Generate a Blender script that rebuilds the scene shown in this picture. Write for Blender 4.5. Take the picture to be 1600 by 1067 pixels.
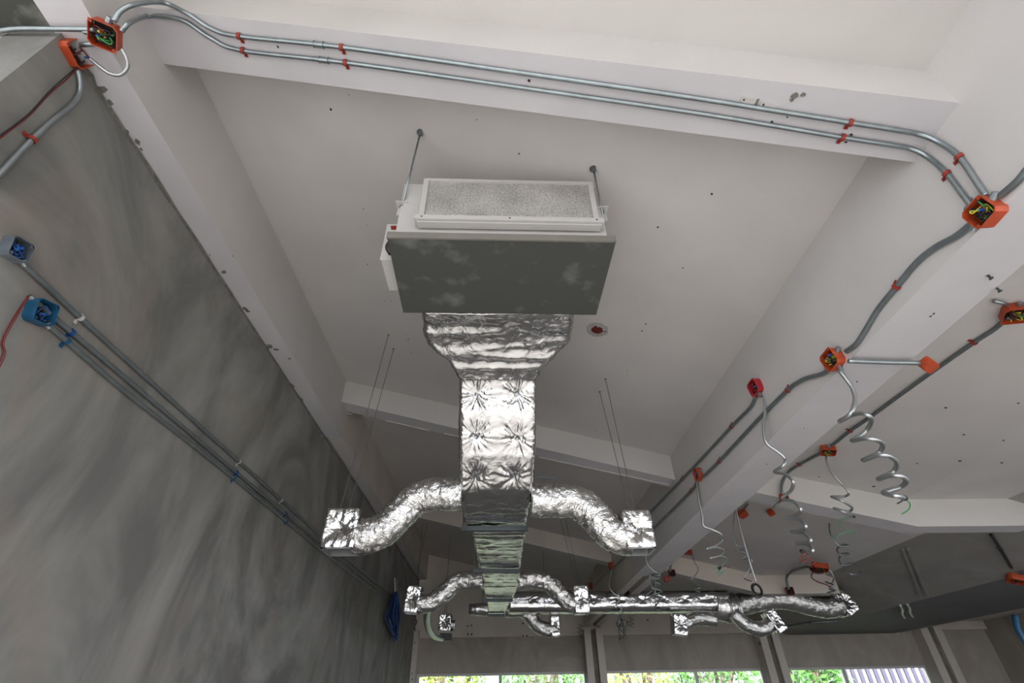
import bpy, bmesh, math, random
from mathutils import Vector, Matrix, noise
for o in list(bpy.data.objects): bpy.data.objects.remove(o)
random.seed(7)
PI = math.pi
U = 1.4            # module of the building in metres
CZ = 1.5           # eye height

# ------------------------------------------------------------------ camera
YAW, PIT, ROL, FPX = math.radians(-1.55), math.radians(36.75), math.radians(-1.1), 768.0
CF = Vector((-math.sin(YAW)*math.cos(PIT), math.cos(YAW)*math.cos(PIT), math.sin(PIT)))
_r0 = Vector((math.cos(YAW), math.sin(YAW), 0)); _u0 = _r0.cross(CF)
CR = _r0*math.cos(ROL) + _u0*math.sin(ROL)
CU = _u0*math.cos(ROL) - _r0*math.sin(ROL)
scene = bpy.context.scene
cam_d = bpy.data.cameras.new('camera'); cam = bpy.data.objects.new('camera', cam_d)
scene.collection.objects.link(cam); scene.camera = cam
cam_d.sensor_width = 36; cam_d.lens = FPX*36/1600; cam_d.clip_start = .02; cam_d.clip_end = 500
cam.matrix_world = Matrix(((CR.x, CU.x, -CF.x, 0), (CR.y, CU.y, -CF.y, 0), (CR.z, CU.z, -CF.z, CZ), (0, 0, 0, 1)))

# ------------------------------------------------------------------ light
world = bpy.data.worlds.new('World'); scene.world = world; world.use_nodes = True
wn = world.node_tree.nodes; wl = world.node_tree.links
bg = wn['Background']; bg.inputs['Color'].default_value = (.86, .90, 1.0, 1); bg.inputs['Strength'].default_value = 2.6
sun_d = bpy.data.lights.new('sun', 'SUN'); sun_d.energy = 6.0; sun_d.angle = math.radians(4); sun_d.color = (1, .985, .965)
sun = bpy.data.objects.new('sun', sun_d); scene.collection.objects.link(sun)
sun.rotation_euler = (math.radians(66), 0, math.radians(-3))
vs = scene.view_settings
vs.view_transform = 'Standard'; vs.look = 'None'; vs.gamma = 1; vs.use_curve_mapping = False; vs.exposure = 1.24
scene.cycles.use_denoising = True
scene.cycles.max_bounces = 8; scene.cycles.diffuse_bounces = 6
scene.cycles.caustics_reflective = False; scene.cycles.caustics_refractive = False
scene.cycles.sample_clamp_indirect = 6

# ------------------------------------------------------------------ helpers
COL = scene.collection
def W(x, y, z): return Vector((x*U, y*U, z*U + CZ))
def ray(px, py): return CR*((px-800)/FPX) - CU*((py-533.5)/FPX) + CF
EYE = Vector((0, 0, CZ))
def onp(px, py, p0, n):
    d = ray(px, py); return EYE + d*((Vector(p0)-EYE).dot(n)/d.dot(n))
def atx(px, py, x): return onp(px, py, (x*U, 0, 0), Vector((1, 0, 0)))
def aty(px, py, y): return onp(px, py, (0, y*U, 0), Vector((0, 1, 0)))
def atz(px, py, z): return onp(px, py, W(0, 0, z), Vector((0, 0, 1)))
SL = .232
NS = Vector((SL, 0, 1)).normalized()
def atc(px, py, off=0.0, z0=1.805):          # on the sloping ceiling
    return onp(px, py, W(0, 0, z0) - Vector((0, 0, off)), NS)
XLW, XLB, XRB, XRR = -1.345, -1.226, 1.27, 1.50
ZL, ZR = 1.68, 1.0
def zc(x): return 1.805 - SL*min(x, 2.85)
def zb(x): return 1.618 - SL*min(x, 2.85)

def nt(name):
    m = bpy.data.materials.new(name); m.use_nodes = True
    return m, m.node_tree.nodes, m.node_tree.links, m.node_tree.nodes['Principled BSDF']
def mat(name, col, rough=.6, metal=0.0, var=0.0, vscale=8, bump=0.0, bscale=60, col2=None, detail=6, coat=0, lo=.35, hi=.7):
    m, n, l, b = nt(name)
    b.inputs['Base Color'].default_value = (*col, 1); b.inputs['Roughness'].default_value = rough
    b.inputs['Metallic'].default_value = metal
    tc = n.new('ShaderNodeTexCoord')
    if var or col2:
        c2 = col2 or tuple(c*(1-var) for c in col)
        t = n.new('ShaderNodeTexNoise'); t.inputs['Scale'].default_value = vscale; t.inputs['Detail'].default_value = detail
        r = n.new('ShaderNodeValToRGB'); r.color_ramp.elements[0].position = lo; r.color_ramp.elements[1].position = hi
        r.color_ramp.elements[0].color = (*c2, 1); r.color_ramp.elements[1].color = (*col, 1)
        l.new(tc.outputs['Object'], t.inputs['Vector']); l.new(t.outputs['Fac'], r.inputs['Fac']); l.new(r.outputs['Color'], b.inputs['Base Color'])
    if bump:
        t = n.new('ShaderNodeTexNoise'); t.inputs['Scale'].default_value = bscale; t.inputs['Detail'].default_value = 5
        bp = n.new('ShaderNodeBump'); bp.inputs['Strength'].default_value = bump; bp.inputs['Distance'].default_value = .01
        l.new(tc.outputs['Object'], t.inputs['Vector']); l.new(t.outputs['Fac'], bp.inputs['Height']); l.new(bp.outputs['Normal'], b.inputs['Normal'])
    return m
def plaster(name, base, dark, warm, sc=1.0):
    m, n, l, b = nt(name); b.inputs['Roughness'].default_value = .75
    tc = n.new('ShaderNodeTexCoord')
    mp = n.new('ShaderNodeMapping'); mp.inputs['Scale'].default_value = (1, .85, .65); mp.inputs['Rotation'].default_value = (.5, 0, 0)
    l.new(tc.outputs['Object'], mp.inputs['Vector'])
    t1 = n.new('ShaderNodeTexNoise'); t1.inputs['Scale'].default_value = .9*sc; t1.inputs['Detail'].default_value = 9; t1.inputs['Roughness'].default_value = .6; t1.inputs['Distortion'].default_value = 2.4
    t2 = n.new('ShaderNodeTexNoise'); t2.inputs['Scale'].default_value = 1.7*sc; t2.inputs['Detail'].default_value = 4; t2.inputs['Distortion'].default_value = 1.2
    for t in (t1, t2): l.new(mp.outputs['Vector'], t.inputs['Vector'])
    r1 = n.new('ShaderNodeValToRGB'); e = r1.color_ramp.elements
    e[0].position = .36; e[0].color = (*dark, 1); e[1].position = .66; e[1].color = (*base, 1)
    r2 = n.new('ShaderNodeValToRGB'); e = r2.color_ramp.elements
    e[0].position = .55; e[0].color = (0, 0, 0, 1); e[1].position = .75; e[1].color = (.6, .6, .6, 1)
    mx = n.new('ShaderNodeMixRGB'); mx.inputs['Color2'].default_value = (*warm, 1)
    l.new(t1.outputs['Fac'], r1.inputs['Fac']); l.new(t2.outputs['Fac'], r2.inputs['Fac'])
    l.new(r2.outputs['Color'], mx.inputs['Fac']); l.new(r1.outputs['Color'], mx.inputs['Color1']); l.new(mx.outputs['Color'], b.inputs['Base Color'])
    bp = n.new('ShaderNodeBump'); bp.inputs['Strength'].default_value = .25; bp.inputs['Distance'].default_value = .02
    l.new(t1.outputs['Fac'], bp.inputs['Height']); l.new(bp.outputs['Normal'], b.inputs['Normal'])
    return m
def foilmat(name, scale=26, strength=.5, rough=.2, col=(.86, .85, .83)):
    m, n, l, b = nt(name); b.inputs['Metallic'].default_value = 1; b.inputs['Roughness'].default_value = rough
    b.inputs['Base Color'].default_value = (*col, 1)
    tc = n.new('ShaderNodeTexCoord')
    hs = []
    for sc_, dt, ds, st in ((scale, 2, 2.2, 1.0), (scale*2.7, 2, 1.2, .45)):
        t = n.new('ShaderNodeTexNoise'); t.inputs['Scale'].default_value = sc_; t.inputs['Detail'].default_value = dt; t.inputs['Distortion'].default_value = ds
        m1 = n.new('ShaderNodeMath'); m1.operation = 'SUBTRACT'; m1.inputs[1].default_value = .5
        m2 = n.new('ShaderNodeMath'); m2.operation = 'ABSOLUTE'; m3 = n.new('ShaderNodeMath'); m3.operation = 'MULTIPLY'; m3.inputs[1].default_value = st
        l.new(tc.outputs['Object'], t.inputs['Vector']); l.new(t.outputs['Fac'], m1.inputs[0]); l.new(m1.outputs[0], m2.inputs[0]); l.new(m2.outputs[0], m3.inputs[0]); hs.append(m3)
    a = n.new('ShaderNodeMath'); a.operation = 'ADD'; l.new(hs[0].outputs[0], a.inputs[0]); l.new(hs[1].outputs[0], a.inputs[1])
    bp = n.new('ShaderNodeBump'); bp.inputs['Strength'].default_value = strength; bp.inputs['Distance'].default_value = .02
    l.new(a.outputs[0], bp.inputs['Height'])
    l.new(bp.outputs['Normal'], b.inputs['Normal'])
    return m
M = dict(
 cream=mat('cream_paint', (.60, .58, .562), .65, var=.07, vscale=2.2, bump=.12, bscale=9),
 soffit=mat('soffit_sky_tint', (.585, .57, .59), .65, var=.08, vscale=2.5, bump=.12, bscale=9),  # cream paint with the undersides' bluish sky light put into it
 cream_old=mat('old_cream_paint', (.66, .60, .53), .7, var=.14, vscale=1.8, bump=.15, bscale=8),
 grey=plaster('grey_plaster', (.31, .305, .285), (.155, .155, .145), (.26, .21, .18)),
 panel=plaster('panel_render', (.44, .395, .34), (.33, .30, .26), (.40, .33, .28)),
 slope=plaster('sloped_panel_render', (.36, .345, .32), (.29, .28, .26), (.28, .26, .24)), lowsof=mat('low_soffit_shade', (.15, .15, .165), .7, var=.15, vscale=2),  # low soffit: poor light on the right is put into its dark colour
 patch=mat('patch_plaster', (.44, .42, .40), .8, var=.2, vscale=20),
 floor=mat('floor_concrete', (.52, .50, .48), .8, var=.15, vscale=1.5),
 yard=mat('yard_gravel', (.24, .235, .21), .9, var=.3, vscale=2),
 mold=mat('moldy_slab', (.40, .385, .37), .8, col2=(.05, .055, .045), vscale=2.0, detail=10, lo=.40, hi=.54),
 mortar=mat('mortar', (.21, .205, .185), .9, var=.4, vscale=30, bump=.6),
 groove=mat('groove_render', (.24, .21, .165), .9, var=.35, vscale=7),
 galv=mat('galvanised_steel', (.34, .385, .40), .33, .85, var=.2, vscale=20),
 galv_dark=mat('grey_conduit', (.20, .23, .235), .42, .55, var=.2, vscale=15),
 flex=mat('flexible_steel', (.46, .48, .48), .36, .85),
 orange=mat('orange_enamel', (.50, .07, .02), .45, var=.25, vscale=25),
 red=mat('red_enamel', (.45, .022, .03), .4, var=.25, vscale=25),
 redclip=mat('red_clip_enamel', (.36, .035, .02), .45, var=.3, vscale=40),
 blue=mat('blue_enamel', (.01, .10, .21), .45, var=.3, vscale=20),
 bluehose=mat('blue_tube', (.008, .06, .22), .45),
 boxgrey=mat('pale_steel_box', (.30, .36, .42), .35, .6, var=.3, vscale=18),
 black=mat('black_rubber', (.012, .012, .013), .5),
 darkin=mat('dark_interior', (.015, .012, .010), .8),
 green=mat('green_wire', (.03, .22, .05), .4), yellow=mat('yellow_wire', (.55, .5, .03), .4),
 bluew=mat('blue_wire', (.02, .12, .45), .4), redw=mat('red_wire', (.13, .015, .012), .4), teal=mat('teal_wire', (.03, .28, .2), .4),
 white=mat('white_enamel', (.53, .515, .50), .4, var=.04, vscale=4),
 pan=mat('dark_insulation_board', (.062, .066, .060), .75, col2=(.16, .165, .155), vscale=7, detail=9, lo=.22, hi=.44, bump=.1),
 panlip=mat('grey_board_edge', (.20, .19, .165), .7, var=.15, vscale=9),
 foil=foilmat('aluminium_foil', 10, .30, .14, (.60, .597, .59)), foil2=foilmat('crumpled_foil', 18, .60, .16, (.66, .655, .64)), foild=foilmat('taped_foil', 10, .4, .30, (.7, .7, .68)),
 duct=mat('galvanised_duct', (.55, .56, .56), .35, .9, var=.2, vscale=12),
 steelbar=mat('dark_steel_channel', (.055, .065, .07), .45, .5),
 wire=mat('hanging_wire', (.15, .145, .135), .5, .5), wirel=mat('bright_wire', (.45, .45, .43), .4, .7),
 frame=mat('window_frame', (.58, .57, .55), .5), leafa=mat('leaf_green', (.10, .26, .035), .5, col2=(.04, .12, .02), vscale=4),
 leafb=mat('leaf_yellow', (.42, .40, .05), .5, col2=(.12, .26, .03), vscale=4), bark=mat('bark', (.22, .17, .12), .9, var=.4, vscale=12),
 pale=mat('pale_wall_outside', (.16, .165, .16), .8, var=.1, vscale=1), slat=mat('fence_slat_paint', (.06, .05, .09), .7, var=.2, vscale=3),
 grass=mat('grass', (.13, .15, .08), .9, var=.4, vscale=3))
def filtermat():
    m, n, l, b = nt('filter_mesh'); b.inputs['Metallic'].default_value = .7; b.inputs['Roughness'].default_value = .45
    tc = n.new('ShaderNodeTexCoord'); v = n.new('ShaderNodeTexVoronoi'); v.inputs['Scale'].default_value = 150
    t = n.new('ShaderNodeTexNoise'); t.inputs['Scale'].default_value = 6
    r = n.new('ShaderNodeValToRGB'); e = r.color_ramp.elements; e[0].position = .05; e[0].color = (.12, .115, .11, 1); e[1].position = .5; e[1].color = (.95, .92, .88, 1)
    mx = n.new('ShaderNodeMixRGB'); mx.blend_type = 'MULTIPLY'; mx.inputs['Fac'].default_value = .55
    l.new(tc.outputs['Object'], v.inputs['Vector']); l.new(tc.outputs['Object'], t.inputs['Vector'])
    l.new(v.outputs['Distance'], r.inputs['Fac']); l.new(r.outputs['Color'], mx.inputs['Color1']); l.new(t.outputs['Fac'], mx.inputs['Color2'])
    l.new(mx.outputs['Color'], b.inputs['Base Color'])
    bp = n.new('ShaderNodeBump'); bp.inputs['Strength'].default_value = .6; bp.inputs['Distance'].default_value = .004
    l.new(v.outputs['Distance'], bp.inputs['Height']); l.new(bp.outputs['Normal'], b.inputs['Normal'])
    return m
M['filter'] = filtermat()

class MB:
    """collects raw geometry for one mesh object"""
    def __init__(s): s.v = []; s.f = []
    def add(s, vs, fs):
        k = len(s.v); s.v += [Vector(v) for v in vs]; s.f += [tuple(i+k for i in f) for f in fs]; return s
    def hexa(s, p):       # 8 corners: bottom 0-3, top 4-7
        return s.add(p, [(0, 3, 2, 1), (4, 5, 6, 7), (0, 1, 5, 4), (1, 2, 6, 5), (2, 3, 7, 6), (3, 0, 4, 7)])
    def box(s, a, b):
        x0, y0, z0 = a; x1, y1, z1 = b
        return s.hexa([(x0, y0, z0), (x1, y0, z0), (x1, y1, z0), (x0, y1, z0), (x0, y0, z1), (x1, y0, z1), (x1, y1, z1), (x0, y1, z1)])
    def obox(s, c, ax, ay, az, sx, sy, sz, cham=0):   # oriented box; optional chamfered outline in the ax/ay plane
        c = Vector(c)
        if not cham:
            q = [(-1, -1), (1, -1), (1, 1), (-1, 1)]; pts = [(a*sx/2, b*sy/2) for a, b in q]
        else: pts = octo(sx, sy, cham)
        return s.prism([c + ax*a + ay*b for a, b in pts], az, sz)
    def prism(s, poly, az, h):
        n = len(poly); lo = [p - az*h/2 for p in poly]; hi = [p + az*h/2 for p in poly]
        return s.add(lo+hi, [tuple(range(n))[::-1], tuple(range(n, 2*n))] + [(i, (i+1) % n, n+(i+1) % n, n+i) for i in range(n)])
    def tube(s, pts, r, n=10, cap=True):
        pts = [Vector(p) for p in pts]; k = len(s.v)
        rs = r if isinstance(r, (list, tuple)) else [r]*len(pts)
        t = (pts[1]-pts[0]).normalized()
        a = t.orthogonal().normalized()
        for i, p in enumerate(pts):
            if i == 0: t = pts[1]-pts[0]
            elif i == len(pts)-1: t = pts[-1]-pts[-2]
            else: t = pts[i+1]-pts[i-1]
            if t.length < 1e-9: t = Vector((0, 0, 1))
            t.normalize(); a = (a - t*a.dot(t))
            a = a.normalized() if a.length > 1e-6 else t.orthogonal().normalized()
            b = t.cross(a)
            for j in range(n):
                an = 2*PI*j/n; s.v.append(p + (a*math.cos(an) + b*math.sin(an))*rs[i])
        for i in range(len(pts)-1):
            for j in range(n):
                s.f.append((k+i*n+j, k+i*n+(j+1) % n, k+(i+1)*n+(j+1) % n, k+(i+1)*n+j))
        if cap: s.f.append(tuple(range(k+n-1, k-1, -1))); s.f.append(tuple(range(k+(len(pts)-1)*n, k+len(pts)*n)))
        return s
    def build(s, name, m, parent=None, smooth=False, bevel=0):
        me = bpy.data.meshes.new(name)
        org = Vector((0, 0, 0))
        me.from_pydata([v-org for v in s.v], [], s.f); me.update()
        bm = bmesh.new(); bm.from_mesh(me); bmesh.ops.recalc_face_normals(bm, faces=bm.faces)
        if bevel: bmesh.ops.bevel(bm, geom=[e for e in bm.edges if e.calc_face_angle(0) > .5], offset=bevel, segments=2, affect='EDGES', profile=.6)
        bm.to_mesh(me); bm.free()
        me.materials.append(M[m] if isinstance(m, str) else m)
        if smooth: me.polygons.foreach_set('use_smooth', [True]*len(me.polygons))
        o = bpy.data.objects.new(name, me); COL.objects.link(o)
        if parent is not None: o.parent = parent; o.matrix_parent_inverse = parent.matrix_world.inverted() if parent.type != 'EMPTY' else Matrix.Translation(-parent.location)
        return o
def octo(sx, sy, c):
    x, y = sx/2, sy/2
    return [(-x+c, -y), (x-c, -y), (x, -y+c), (x, y-c), (x-c, y), (-x+c, y), (-x, y-c), (-x, -y+c)]
def thing(name, label, cat, loc, group=None):
    o = bpy.data.objects.new(name, None); COL.objects.link(o); o.location = Vector(loc); o.empty_display_size = .1
    o['label'] = label; o['category'] = cat
    if group: o['group'] = group
    return o
def tag(o, label, cat, group=None):
    o['label'] = label; o['category'] = cat
    if group: o['group'] = group
    return o
def struct(o): o['kind'] = 'structure'; return o
def smooth(pts, k=6):
    pts = [Vector(p) for p in pts]
    if len(pts) < 3: return pts
    P = [pts[0]*2-pts[1]] + pts + [pts[-1]*2-pts[-2]]; out = []
    for i in range(1, len(P)-2):
        a, b, c, d = P[i-1:i+3]
        for j in range(k):
            t = j/k
            out.append(.5*((2*b) + (c-a)*t + (2*a-5*b+4*c-d)*t*t + (3*b-a-3*c+d)*t**3))
    out.append(pts[-1]); return out
def resample(pts, step):
    out = [pts[0]]; acc = 0
    for a, b in zip(pts, pts[1:]):
        L = (b-a).length; d = step-acc
        while d <= L: out.append(a.lerp(b, d/L)); d += step
        acc = L-(d-step)
    if (out[-1]-pts[-1]).length > step*.3: out.append(pts[-1])
    return out

# ------------------------------------------------------------------ the building shell
def slab(name, m, pts, th, up, parent=None):      # polygon with thickness along up
    pts = [W(*p) for p in pts]; up = Vector(up)
    b = MB(); n = len(pts); hi = [p + up*th for p in pts]
    b.add(pts+hi, [tuple(range(n)), tuple(range(2*n-1, n-1, -1))] + [(i, (i+1) % n, n+(i+1) % n, n+i) for i in range(n)])
    return struct(b.build(name, m, parent))
YN, YF = -4.6, 8.75       # open near end, far wall
slab('floor', 'floor', [(-4.5, YN, -CZ/U), (7.6, YN, -CZ/U), (7.6, YF+.3, -CZ/U), (-4.5, YF+.3, -CZ/U)], -.12, (0, 0, 1))
slab('ceiling', 'cream', [(XLW, YN, zc(XLW)), (2.85, YN, zc(2.85)), (2.85, YF+.1, zc(2.85)), (XLW, YF+.1, zc(XLW))], .12, (0, 0, 1))
slab('ceiling_flat', 'cream', [(2.85, YN, zc(3)), (3.62, YN, zc(3)), (3.62, YF+.1, zc(3)), (2.85, YF+.1, zc(3))], .12, (0, 0, 1))
slab('ceiling_stained', 'mold', [(-4.5, YN, ZL+.012), (XLW+.0, YN, ZL+.012), (XLW+.0, .66, ZL+.012), (-4.5, .66, ZL+.012)], .12, (0, 0, 1))
# longitudinal beams
def beam(name, m, secs, y0, y1):   # secs: section polygon (x,z)
    b = MB(); n = len(secs)
    b.add([W(x, y0, z) for x, z in secs]+[W(x, y1, z) for x, z in secs], [tuple(range(n)), tuple(range(2*n-1, n-1, -1))]+[(i, (i+1) % n, n+(i+1) % n, n+i) for i in range(n)])
    return struct(b.build(name, m))
def tint_undersides(o, axis_m):           # faces pointing down get a cooler colour, bluish sky light painted in
    o.data.materials.append(M[axis_m])
    for p in o.data.polygons:
        if p.normal.z < -.7: p.material_index = 1
    return o
tint_undersides(beam('trim_left_beam', 'cream', [(XLW-.02, ZL), (XLB, ZL), (XLB, zc(XLB)+.02), (XLW-.02, zc(XLW)+.02)], YN, 3.46), 'soffit')
tint_undersides(beam('trim_left_beam_far', 'cream_old', [(XLW-.02, ZL+.02), (XLB, ZL+.02), (XLB, zc(XLB)+.02), (XLW-.02, zc(XLW)+.02)], 3.46, YF), 'cream')
tint_undersides(beam('trim_right_beam', 'cream', [(XRB, ZR), (XRR, ZR), (XRR, zc(XRR)+.02), (XRB, zc(XRB)+.02)], YN, 5.1), 'soffit')
b = [(XRB, ZR), (XRB+.085, ZR), (XRB+.085, ZR+.06), (XRR-.075, ZR+.06), (XRR-.075, ZR), (XRR+.02, ZR), (XRR+.02, zc(XRR)+.02), (XRB, zc(XRB)+.02)]
o = tint_undersides(beam('trim_right_beam_far', 'cream_old', b, 5.1, YF), 'cream')
o.data.materials.append(M['groove'])
for p in o.data.polygons:
    if p.normal.z < -.7 and p.center.z > W(0, 0, ZR+.03).z: p.material_index = 2
# cross beams; each bay between the long beams has its own piece
def cross(name, x0, x1, ya, yb, w, mface='cream', msof='soffit', d=0.0):
    b = MB(); xs = [x0, x1] if not (x0 < 2.85 < x1) else [x0, 2.85, x1]
    for xa, xb in zip(xs, xs[1:]):
        fa, fb = [(ya+(yb-ya)*(x-x0)/(x1-x0)) for x in (xa, xb)]
        b.hexa([W(xa, fa, zb(xa)-d), W(xb, fb, zb(xb)-d), W(xb, fb+w, zb(xb)-d), W(xa, fa+w, zb(xa)-d),
                W(xa, fa, zc(xa)+.02), W(xb, fb, zc(xb)+.02), W(xb, fb+w, zc(xb)+.02), W(xa, fa+w, zc(xa)+.02)])
    return tint_undersides(struct(b.build(name, mface)), msof)
cross('trim_cross_beam_near', XLB, XRB, .665, .675, .185)
cross('trim_cross_beam_middle', XLB, XRB, 3.31, 3.47, .15)
cross('trim_cross_beam_middle_right', XRR, 3.7, 3.40, 3.42, .16)
cross('trim_cross_beam_far', XLB+.02, XRB, 5.98, 6.05, .16, 'cream_old', 'cream')
cross('trim_cross_beam_far_right', XRR+.02, 3.7, 5.85, 5.9, .16, 'cream_old', 'cream')
cross('trim_cross_beam_near_right', XRR, 3.7, .665, .675, .185)
# left wall and the return wall that runs off to the left
o = MB().box(W(XLW-.16, .662, -CZ/U), W(XLW, YF+.2, ZL+.035)).build('wall_left', 'grey'); struct(o)
o = MB().box(W(-4.5, .664, -CZ/U), W(XLW-.16, .80, ZL+.01)).build('wall_left_return', 'cream'); struct(o)

# rough mortar joint where the left wall meets the beam
b = MB(); rr = random.Random(3); y = .68; prev = None
lo, hi = [], []
while y < YF-.05:
    w = .006 + .010*abs(noise.noise(Vector((y*3, 0, 0)))) + (.012 if rr.random() < .06 else 0)
    lo.append((W(XLW+.001, y, ZL-.012-.006*rr.random()))); hi.append(W(XLW+w, y, ZL-.0035)); y += .035
mid = [Vector((a.x+.003, a.y, c.z-.002)) for a, c in zip(lo, hi)]
n = len(lo); b.add(lo+mid+hi, [(i, i+1, n+i+1, n+i) for i in range(n-1)]+[(n+i, n+i+1, 2*n+i+1, 2*n+i) for i in range(n-1)])
struct(b.build('trim_mortar_joint', 'mortar'))
def blob(name, m, c, ax, ay, r, parent, seed, asp=1.0, th=.0018, n=9):      # small flat irregular patch with thickness
    rd = random.Random(seed); az = ax.cross(ay).normalized()
    poly = [Vector(c) + ax*math.cos(2*PI*i/n)*r*asp*rd.uniform(.5, 1.1) + ay*math.sin(2*PI*i/n)*r*rd.uniform(.5, 1.1) for i in range(n)]
    o = MB().prism(poly, az, th*2).build(name, m, parent); return o
X, Y, Z = Vector((1, 0, 0)), Vector((0, 1, 0)), Vector((0, 0, 1))
CX = Vector((1, 0, -SL)).normalized()
lb = bpy.data.objects['trim_left_beam']
for i, (px, py, r, a) in enumerate([(150, 140, .018, 2.2), (165, 160, .014, 1.5), (208, 222, .016, 1), (214, 233, .010, 1), (343, 425, .014, 1.8), (376, 482, .022, 1), (380, 486, .012, 2), (415, 541, .03, 1), (425, 546, .016, 2.2), (445, 560, .012, 2), (190, 205, .012, 1.6), (321, 398, .006, 1), (357, 400, .005, 1)]):
    blob('mortar_smear', 'mortar', atz(px+7, py, ZL), X, Y, r*1.25, lb, i, a*.7)
ce = bpy.data.objects['ceiling']
for i, (px, py, r) in enumerate([(517, 171, .011), (545, 148, .004), (811, 240, .008), (568, 326, .006), (573, 352, .004), (1028, 355, .010), (1112, 303, .009), (1067, 419, .007), (1009, 506, .009), (1003, 517, .008), (980, 579, .006), (980, 585, .006), (638, 530, .010), (628, 541, .006), (643, 552, .007), (646, 561, .004), (612, 496, .005), (650, 595, .006), (745, 187, .004), (1105, 180, .004), (611, 470, .006), (930, 673, .008), (947, 633, .006), (574, 413, .007), (601, 470, .005),
      (1500, 720, .018), (1365, 760, .02), (1565, 723, .012), (1433, 724, .012), (1280, 745, .012), (1478, 637, .014), (1506, 679, .014), (1568, 688, .01), (1591, 630, .01)]):
    blob('anchor_hole', 'darkin', atc(px, py, .001), CX, Y, r*.75, ce, i+50, 1.0)
rb = bpy.data.objects['trim_right_beam']
for i, (px, py, r) in enumerate([(1454, 494, .006), (1459, 490, .006), (1339, 596, .005), (1256, 669, .005), (1198, 725, .006), (1142, 765, .005), (1106, 798, .005)]):
    blob('anchor_hole', 'darkin', atz(px, py, ZR), X, Y, r, rb, i+90)
ab = bpy.data.objects['trim_cross_beam_near']
def ata(px, py, off=0): return onp(px, py, W(0, 0, 1.618)-Vector((0, 0, off)), NS)
for i, (px, py, r) in enumerate([(434, 73, .006), (827, 126, .008), (1206, 191, .008), (1322, 222, .007), (1330, 210, .007), (1230, 183, .004)]):
    blob('anchor_hole', 'darkin', ata(px, py, .001), CX, Y, r, ab, i+120)
for i, (px, py, r) in enumerate([(1241, 150, .016), (1255, 148, .012), (1237, 156, .010)]):
    blob('paint_chip', 'mortar', ata(px, py, .001), CX, Y, r, ab, i+140)
# right side: flat ceiling drops to a low sloped panel and a wide low soffit
def strip(name, m, pts, y0, y1, th=.08):
    b = MB(); n = len(pts)
    b.add([W(x, y0, z) for x, z in pts]+[W(x, y1, z) for x, z in pts]+[W(x, y0, z+th) for x, z in pts]+[W(x, y1, z+th) for x, z in pts],
          [(i, i+1, n+i+1, n+i) for i in range(n-1)]+[(2*n+i, 3*n+i, 3*n+i+1, 2*n+i+1) for i in range(n-1)])
    return struct(b.build(name, m))
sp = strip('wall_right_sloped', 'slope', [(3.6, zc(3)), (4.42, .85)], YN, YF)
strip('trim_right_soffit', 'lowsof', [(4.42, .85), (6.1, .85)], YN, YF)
struct(MB().box(W(6.1, YN, .85), W(6.16, YF, 1.08)).build('trim_right_soffit_edge', 'cream'))
strip('ceiling_right_low', 'cream', [(6.1, 1.0), (7.6, 1.0)], YN, YF)
struct(MB().box(W(7.6, 2.4, -CZ/U), W(7.7, YF+.2, 1.1)).build('wall_right', 'panel'))  # unseen wall, stopped short at the near end to admit sky light
pn = Vector((.295, 0, .82)).normalized(); pn0 = W(3.6, 0, zc(3))
for (q0, q1) in (((1411, 857), (1440, 931)), ((1419, 856), (1449, 929))):          # thin raised joint strips
    p, q = onp(*q0, pn0, pn), onp(*q1, pn0, pn); d = (q-p).normalized(); s_ = d.cross(pn).normalized()
    MB().obox((p+q)/2-pn*.012, d, s_, pn, (q-p).length, .03, .03).build('joint_strip', 'slope', sp)
mb_ = bpy.data.objects['trim_cross_beam_middle']
for (q0, q1) in (((536, 643), (550, 647)), ((603, 657), (670, 672)), ((694, 677), (718, 682)), ((842, 714), (1045, 757))):
    p, q = onp(*q0, W(0, 0, 1.618), NS), onp(*q1, W(0, 0, 1.618), NS); d = (q-p).normalized()
    MB().obox((p+q)/2-NS*.004, d, d.cross(NS).normalized(), NS, (q-p).length, .010, .008).build('edge_ridge', 'cream', mb_)
# far wall: upper wall, lintel band, recessed panels, columns and window openings
HB, HP, HW = 1.37, .885, .43
struct(MB().hexa([W(XLW, YF+.02, HB), W(6.2, YF+.02, .84), W(6.2, YF+.2, .84), W(XLW, YF+.2, HB), W(XLW, YF+.02, zc(XLW)+.1), W(6.2, YF+.02, 1.2), W(6.2, YF+.2, 1.2), W(XLW, YF+.2, zc(XLW)+.1)]).build('wall_far_upper', 'cream_old'))
fb = struct(MB().box(W(XLW, YF, HP), W(7.65, YF+.19, HB+.01)).build('trim_lintel', 'cream_old'))
for i, (px, py) in enumerate([(731, 978), (737, 977), (731, 991), (737, 991), (817, 993), (823, 993), (1012, 969), (817, 974)]):
    blob('anchor_hole', 'darkin', aty(px, py, YF), X, Z, .022, fb, i+200)
cols = [(-1.345, -1.27), (XRB-.03, XRR+.02), (3.90, 4.20), (6.42, 6.75)]
bays = [(-1.27, 1.25), (1.5, 3.92), (4.18, 6.44), (6.7, 7.6)]
for k, (a, c) in enumerate(bays):
    z0 = HW if k < 3 else -CZ/U
    struct(MB().box(W(a, YF+.06, z0), W(c, YF+.16, HP+.01)).build('wall_far_panel', 'panel'))
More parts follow.
